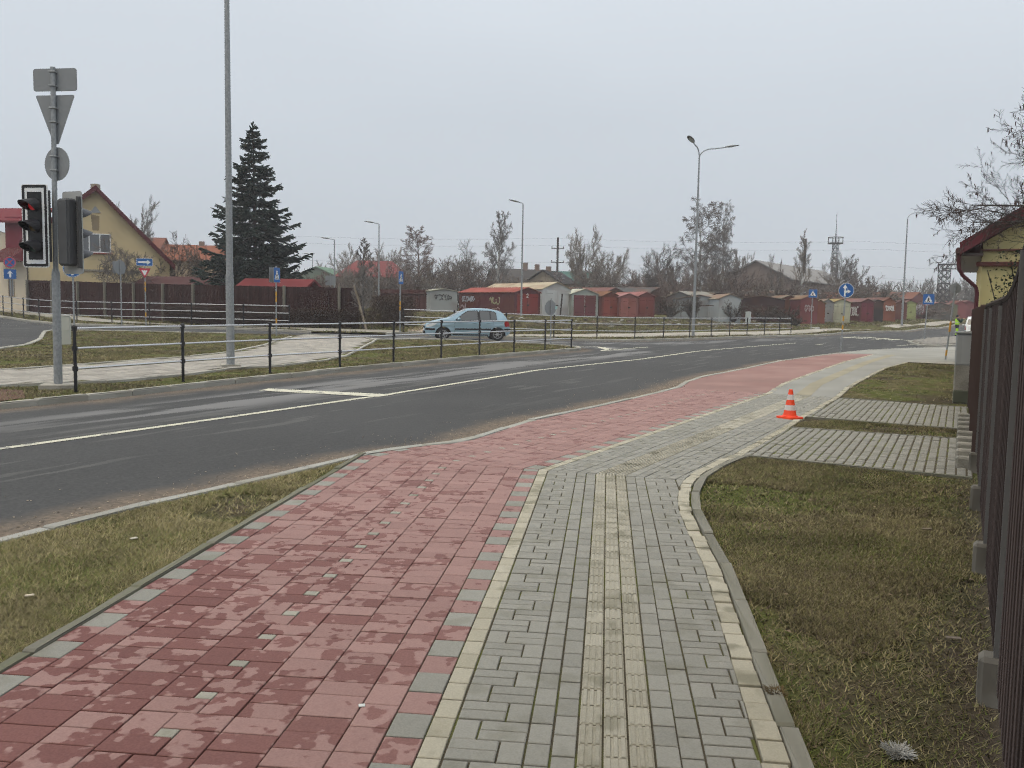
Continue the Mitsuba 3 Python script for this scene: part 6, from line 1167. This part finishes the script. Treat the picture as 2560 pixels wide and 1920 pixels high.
# ---------------------------------------------------------------- traffic cone
cx, cy_ = 4.50, 14.25; k = thing('traffic_cone', 'orange traffic cone with two dull white bands on the grass between the driveways', 'traffic cone'); cz0 = gz(cx, cy_)+.0; Hc = .47
base = extrude(Polygon([(-.125, -.125), (.125, -.125), (.125, .125), (-.125, .125)]).buffer(.03), .03); base = rotz(base, .5, (cx, cy_, cz0)); add(k, 'base', base, 'cone_orange')
rc = lambda t: .108*(1-t)+.028*t
def ring(t0, t1, m_, part, e=0.): n = 28; add(k, part, cyl((cx, cy_, cz0+.03+(Hc-.03)*t0), (cx, cy_, cz0+.03+(Hc-.03)*t1), rc(t0)+e, rc(t1)+e, n), m_, smooth=40)
ring(0, .24, 'cone_orange', 'lower_sleeve'); ring(.24, .43, 'cone_white', 'white_band', .001); ring(.43, .62, 'cone_orange', 'middle_sleeve'); ring(.62, .81, 'cone_white', 'white_band', .001); ring(.81, 1.0, 'cone_orange', 'tip')
add(k, 'foot_ring', trimesh.creation.torus(.108, .016, major_sections=28, minor_sections=8, transform=trimesh.transformations.translation_matrix([cx, cy_, cz0+.035])), 'cone_orange', smooth=True)

# ---------------------------------------------------------------- grass, litter and small things
PAVED = unary_union([RED.buffer(.07), GREY.buffer(.02), PAVE_END, CROSSP, PATH_ISL.buffer(.03), FOOT_FAR, FOOT_LEFT, REFUGE]+DWP)
edge_strip = unary_union([LineString(YEL2[:10]).buffer(.0), Polygon(np.r_[YEL2[:10], off(YEL2[:10], .19)[::-1]]).buffer(0)])
TURF = GROUND.difference(unary_union([PAVED, edge_strip, LineString(NEAR_KERB).buffer(.13), LineString(ISLAND).buffer(.16), LineString(FAR_KERB).buffer(.16), LineString(LEFT_KERB).buffer(.16)])).buffer(0)
shapely.prepare(TURF)
view = Polygon([(0, -1.0), (-75, 110), (85, 125)])
def blades(label, region, n, ymin, ymax, ln, wd, seed, lie=.75, keep=None, tone=1.0, straw_to=.80):
    """short winter grass: thin bent blades, olive, straw and grey brown, sparse over the bare soil patches"""
    r_ = np.random.default_rng(seed); x0, y0, x1, y1 = region.bounds; got = []; tot = 0
    rg_ = region.intersection(TURF); shapely.prepare(rg_); x0, y0, x1, y1 = rg_.bounds
    while tot < n:
        p = np.c_[r_.uniform(x0, x1, n), r_.uniform(y0, y1, n)]; d = np.hypot(p[:, 0], p[:, 1])
        p = p[(d > ymin) & (d < ymax) & (r_.uniform(0, 1, n) < np.minimum(1, (ymin*1.3/np.maximum(d, .1))**1.3))]
        if len(p): p = p[shapely.contains_xy(rg_, p[:, 0], p[:, 1])]
        q = np.c_[p*.7, p[:, :1]*0]; bare = meshkit.fbm(q*1.2+5, 4, 3)+(0 if keep is None else .20*np.clip(1-np.abs(p[:, 0]-fx_(p[:, 1]))/.8, 0, 1)+.16*np.clip((4.2-p[:, 1]+.5*(p[:, 0]-1.6))/1.4, 0, 1)); p = p[r_.uniform(0, 1, len(p)) < np.clip(1.35-(bare-.42)/.16, .05, 1)]
        got.append(p); tot += len(p)
        if len(got) > 40: break
    p = np.vstack(got)[:n]; m = len(p); z = terr(p[:, 0], p[:, 1])-.032; dist = np.hypot(p[:, 0], p[:, 1]); sc = np.clip(dist/ymin, 1, 3)**.6
    a = r_.uniform(0, 2*np.pi, m); L = ln*r_.uniform(.5, 1.3, m)*sc**.5; w = wd*r_.uniform(.7, 1.3, m)*sc; h = L*(1-lie*r_.uniform(.5, 1.0, m)); o = np.sqrt(np.maximum(L**2-h**2, 0)); dx, dy = np.cos(a), np.sin(a)
    B = np.c_[p, z]; S = np.c_[-dy*w, dx*w, np.zeros(m)]; Tip = B+np.c_[dx*o, dy*o, h]
    Vv = np.stack([B-S*1.15, B+S*1.15, Tip], 1).reshape(-1, 3); F = np.arange(3*m).reshape(-1, 3)
    t = r_.uniform(0, 1, m); q = np.c_[p*1.1, p[:, :1]*0]; gr = np.clip((meshkit.fbm(q+20, 3, 9)-.38)/.25, 0, 1)
    olive, green, straw, brown = np.array([.132, .126, .050])*tone, np.array([.100, .124, .034])*tone, np.array([.235, .205, .115])*tone, np.array([.115, .088, .062])*tone
    c = np.where((t < .30)[:, None], olive, np.where((t < .30+.26*gr)[:, None], green, np.where((t < straw_to)[:, None], straw, brown)))*r_.uniform(.6, 1.4, (m, 1))*(.62+.76*meshkit.fbm(np.c_[p*2.6, p[:, :1]*0+7], 3, 4)[:, None])
    k = thing('grass', label, 'grass', kind='stuff'); scene[k] = mikit.ply(TM(Vv, F), 'vc_matte', color=np.repeat(np.clip(c, .004, 1), 3, 0)); return k
LEFTV = Polygon([(-30, -3), (-1.2, -3), (-.5, 11.5), (-2, 11.5), (-12, -3)]).intersection(road_side)
RIGHTL = Polygon([(.3, -2), (8, -2), (12, 18), (1.2, 12)]).intersection(Polygon([(fx_(-3)-.03, -3), (fx_(30)-.03, 30), (0, 30), (-3, -3)]))
blades('flattened olive and straw grass of the verge between the red path and the road', LEFTV.intersection(view), 200000, 3.2, 13, .046, .0023, 1, lie=.66, tone=1.32, straw_to=.93)
blades('patchy worn lawn between the footpath and the right fence', RIGHTL.intersection(view), 270000, 2.6, 19, .042, .0022, 2, lie=.66, keep=1, tone=1.02, straw_to=.76)
blades('grass of the lawns beyond the driveways', Polygon([(6, 17), (14, 17), (22, 34), (15, 34), (9, 24)]).intersection(view), 26000, 17, 40, .07, .006, 3)
blades('short grass of the island behind the near railing', isl.intersection(view), 120000, 14, 60, .07, .0058, 4)
blades('rough grass along the far footway and the bank before the garages', Polygon([(-40, 43), (-10, 43), (0, 45), (22, 60), (60, 105), (70, 140), (40, 100), (0, 78), (-12, 82), (-60, 70)]).intersection(view), 110000, 42, 150, .20, .017, 5, lie=.55)
# soil and dry rubble on the bank
k = thing('rubble', 'scattered stones and dry litter on the bank before the garages', 'rubble', kind='stuff'); r_ = np.random.default_rng(14); ms = []
for i in range(260):
    t = r_.uniform(0, 1); x, y = np.array([-2, 66.0])*(1-t)+np.array([26, 80.0])*t+r_.normal(0, 2.2, 2)
    if FOOT_FAR.contains(Point(x, y)): continue
    s = r_.uniform(.05, .22)
    m = trimesh.convex.convex_hull(r_.normal(0, 1, (9, 3))*[s, s, s*.5]); m.apply_translation((x, y, gz(x, y))); ms.append((m, np.tile(np.array([(.22, .2, .17), (.10, .08, .06), (.4, .4, .38), (.16, .12, .09)][r_.integers(4)]), (len(m.vertices), 1))))
m = cat([x[0] for x in ms]); scene[k] = mikit.ply(m, 'vc_matte', color=np.vstack([x[1] for x in ms]))
k = thing('sand_path', 'trodden sandy path beside the taller hedge', 'path', kind='structure'); m = sheet(Polygon([(-5.8, 47.2), (-4.6, 47.2), (-4.2, 52), (-4.8, 60), (-5.9, 60), (-5.6, 52)]), .002, 1.5); scene[k] = mikit.ply(m, 'vc_matte', smooth=True, color=vcol(m, (.27, .22, .17), .2, .8))
m = sheet(Polygon([(-3.0, 58), (1, 60.5), (8, 66.5), (16, 72), (23, 78.5), (22, 79.8), (15, 74), (7, 68.5), (0, 62.5), (-4, 59.5)]), .004, 1.5); single('soil_patch', m, 'soil', 'bare brown soil along the bank before the grey garages', 'soil', kind='structure', smooth=True)
# weeds in the paving, gravel at the kerb
def tuft(c, n, s, r_): d = np.clip(r_.normal(0, 1, (n, 3)), -1.3, 1.3); d[:, 2] = np.abs(d[:, 2])*.5; return segs(np.array([*c, 0])+r_.normal(0, s*.3, (n, 3))*[1, 1, .05], np.array([*c, .004])+d*s, .003, .001, 3)
r_ = np.random.default_rng(9); k = thing('weed', 'dry brown weed tuft between the buff edging stones', 'weed'); m = tuft((1.21, 3.86), 200, .036, r_); add(k, 'stalks', m, 'vc_matte', color=vcol(m, (.13, .095, .05), .4, 30))
k = thing('gravel', 'loose gravel and grit along the near road edge', 'gravel', kind='stuff'); P = []; L = LineString(NEAR_KERB[2:16]); n = 5200; s = r_.uniform(0, L.length, n); pt = np.array([L.interpolate(a).coords[0] for a in s]); pt2 = np.array([L.interpolate(a+.01).coords[0] for a in s]); t = pt2-pt; t /= np.linalg.norm(t, axis=1, keepdims=True)+1e-9
pt = pt+np.c_[-t[:, 1], t[:, 0]]*np.abs(r_.exponential(.28, n))[:, None]; ok = shapely.contains_xy(ROAD, pt[:, 0], pt[:, 1]); pt = pt[ok]; n = len(pt); R_ = r_.uniform(.003, .013, n); c = np.c_[pt, terr(pt[:, 0], pt[:, 1])-.099+R_*.4]
b = np.array([(1, 0, 0), (-.5, .8, 0), (-.6, -.7, 0), (0, 0, .8), (.2, .1, -.5)]); Vv = (c[:, None]+b[None]*R_[:, None, None]).reshape(-1, 3); i5 = np.arange(n)[:, None]*5; F = np.vstack([i5+f for f in ([0, 1, 3], [1, 2, 3], [2, 0, 3])]); scene[k] = mikit.ply(TM(Vv, F), 'vc_matte', color=np.repeat(np.array([[.27, .23, .18]])*r_.uniform(.35, 1.7, (n, 1)), 5, 0))
k = thing('dry_weed', 'pale dried plant clump lying on the bare soil at the bottom right', 'dry plant'); m = tuft((1.55, 3.36), 300, .042, r_); m.apply_translation((0, 0, -.015)); add(k, 'stalks', m, 'vc_matte', color=vcol(m, (.40, .40, .38), .4, 30))
def litter(lb, c, s, col, rz, nm='litter'): m = rotz(bbox((0, 0, 0), s, min(s)*.3), rz, (c[0], c[1], c[2])); single(nm, m, 'vc_matte', lb, 'litter', color=col)
litter('white cigarette butt with tan filter lying on the left verge', (-2.78, 5.02, -.0), (.05, .014, .013), (.6, .55, .45), .4)
litter('small white chewing gum spot on a red tile', (-.62, 3.67, .003), (.028, .024, .006), (.55, .58, .56), .2)
litter('white scrap on the footpath right of the guide strip', (1.0, 3.05, .004), (.022, .016, .006), (.6, .6, .56), .7)
litter('small pale paper scrap on the left verge near the kerb', (-2.72, 6.3, .0), (.05, .03, .008), (.5, .48, .42), .9)
litter('pale leaf on the right lawn near the fence', (2.38, 4.6, -.0), (.075, .03, .006), (.2, .17, .14), -.2, 'dead_leaf')
litter('grey brown leaf on the right lawn in the middle', (3.35, 7.0, -.0), (.08, .03, .006), (.2, .17, .13), .1, 'dead_leaf')
litter('bent dark wire loop lying by the near kerb', (-3.3, 6.95, -.085), (.22, .09, .008), (.05, .05, .05), .3)
r5 = np.random.default_rng(41); lm = []
for i in range(420):
    x, y = r5.uniform(-6, 5), r5.uniform(2.4, 14)
    if not TURF.contains(Point(x, y)): continue
    s = r5.uniform(.008, .022); m = TM([(-s, -s*.5, 0), (s, -s*.5, .004), (s, s*.5, 0), (-s, s*.5, .006)], [(0, 1, 2), (0, 2, 3)]); m = rotz(m, r5.uniform(0, 6), (x, y, -.012)); lm.append(m)
m = cat(lm); k = thing('leaf_litter', 'tiny dead leaf bits strewn over both lawns', 'leaf litter', kind='stuff'); scene[k] = mikit.ply(m, 'vc_matte', color=np.repeat(np.array([[.17, .13, .09]])*r5.uniform(.5, 2, (len(lm), 1)), 4, 0))
m = sheet(Polygon([(-10.5, 17.0), (-9.2, 16.6), (-8.5, 15.4), (-8.75, 14.0), (-9.6, 12.4), (-10.9, 14.0)]), -.012, .6); single('soil_patch', m, 'vc_matte', 'bare reddish brown earth around the foot of the traffic light', 'soil', kind='structure', smooth=True, color=vcol(m, (.12, .075, .058), .4, 4))
# haze: one closed box of pale air round everything
k = thing('haze', 'thin winter haze in the air over the whole place', 'haze', kind='stuff')
scene[k] = {'type': 'cube', 'to_world': T().translate([0, 0, 10.4]).scale([930, 930, 12.6]), 'bsdf': {'type': 'null'}, 'interior': {'type': 'ref', 'id': 'air'}}
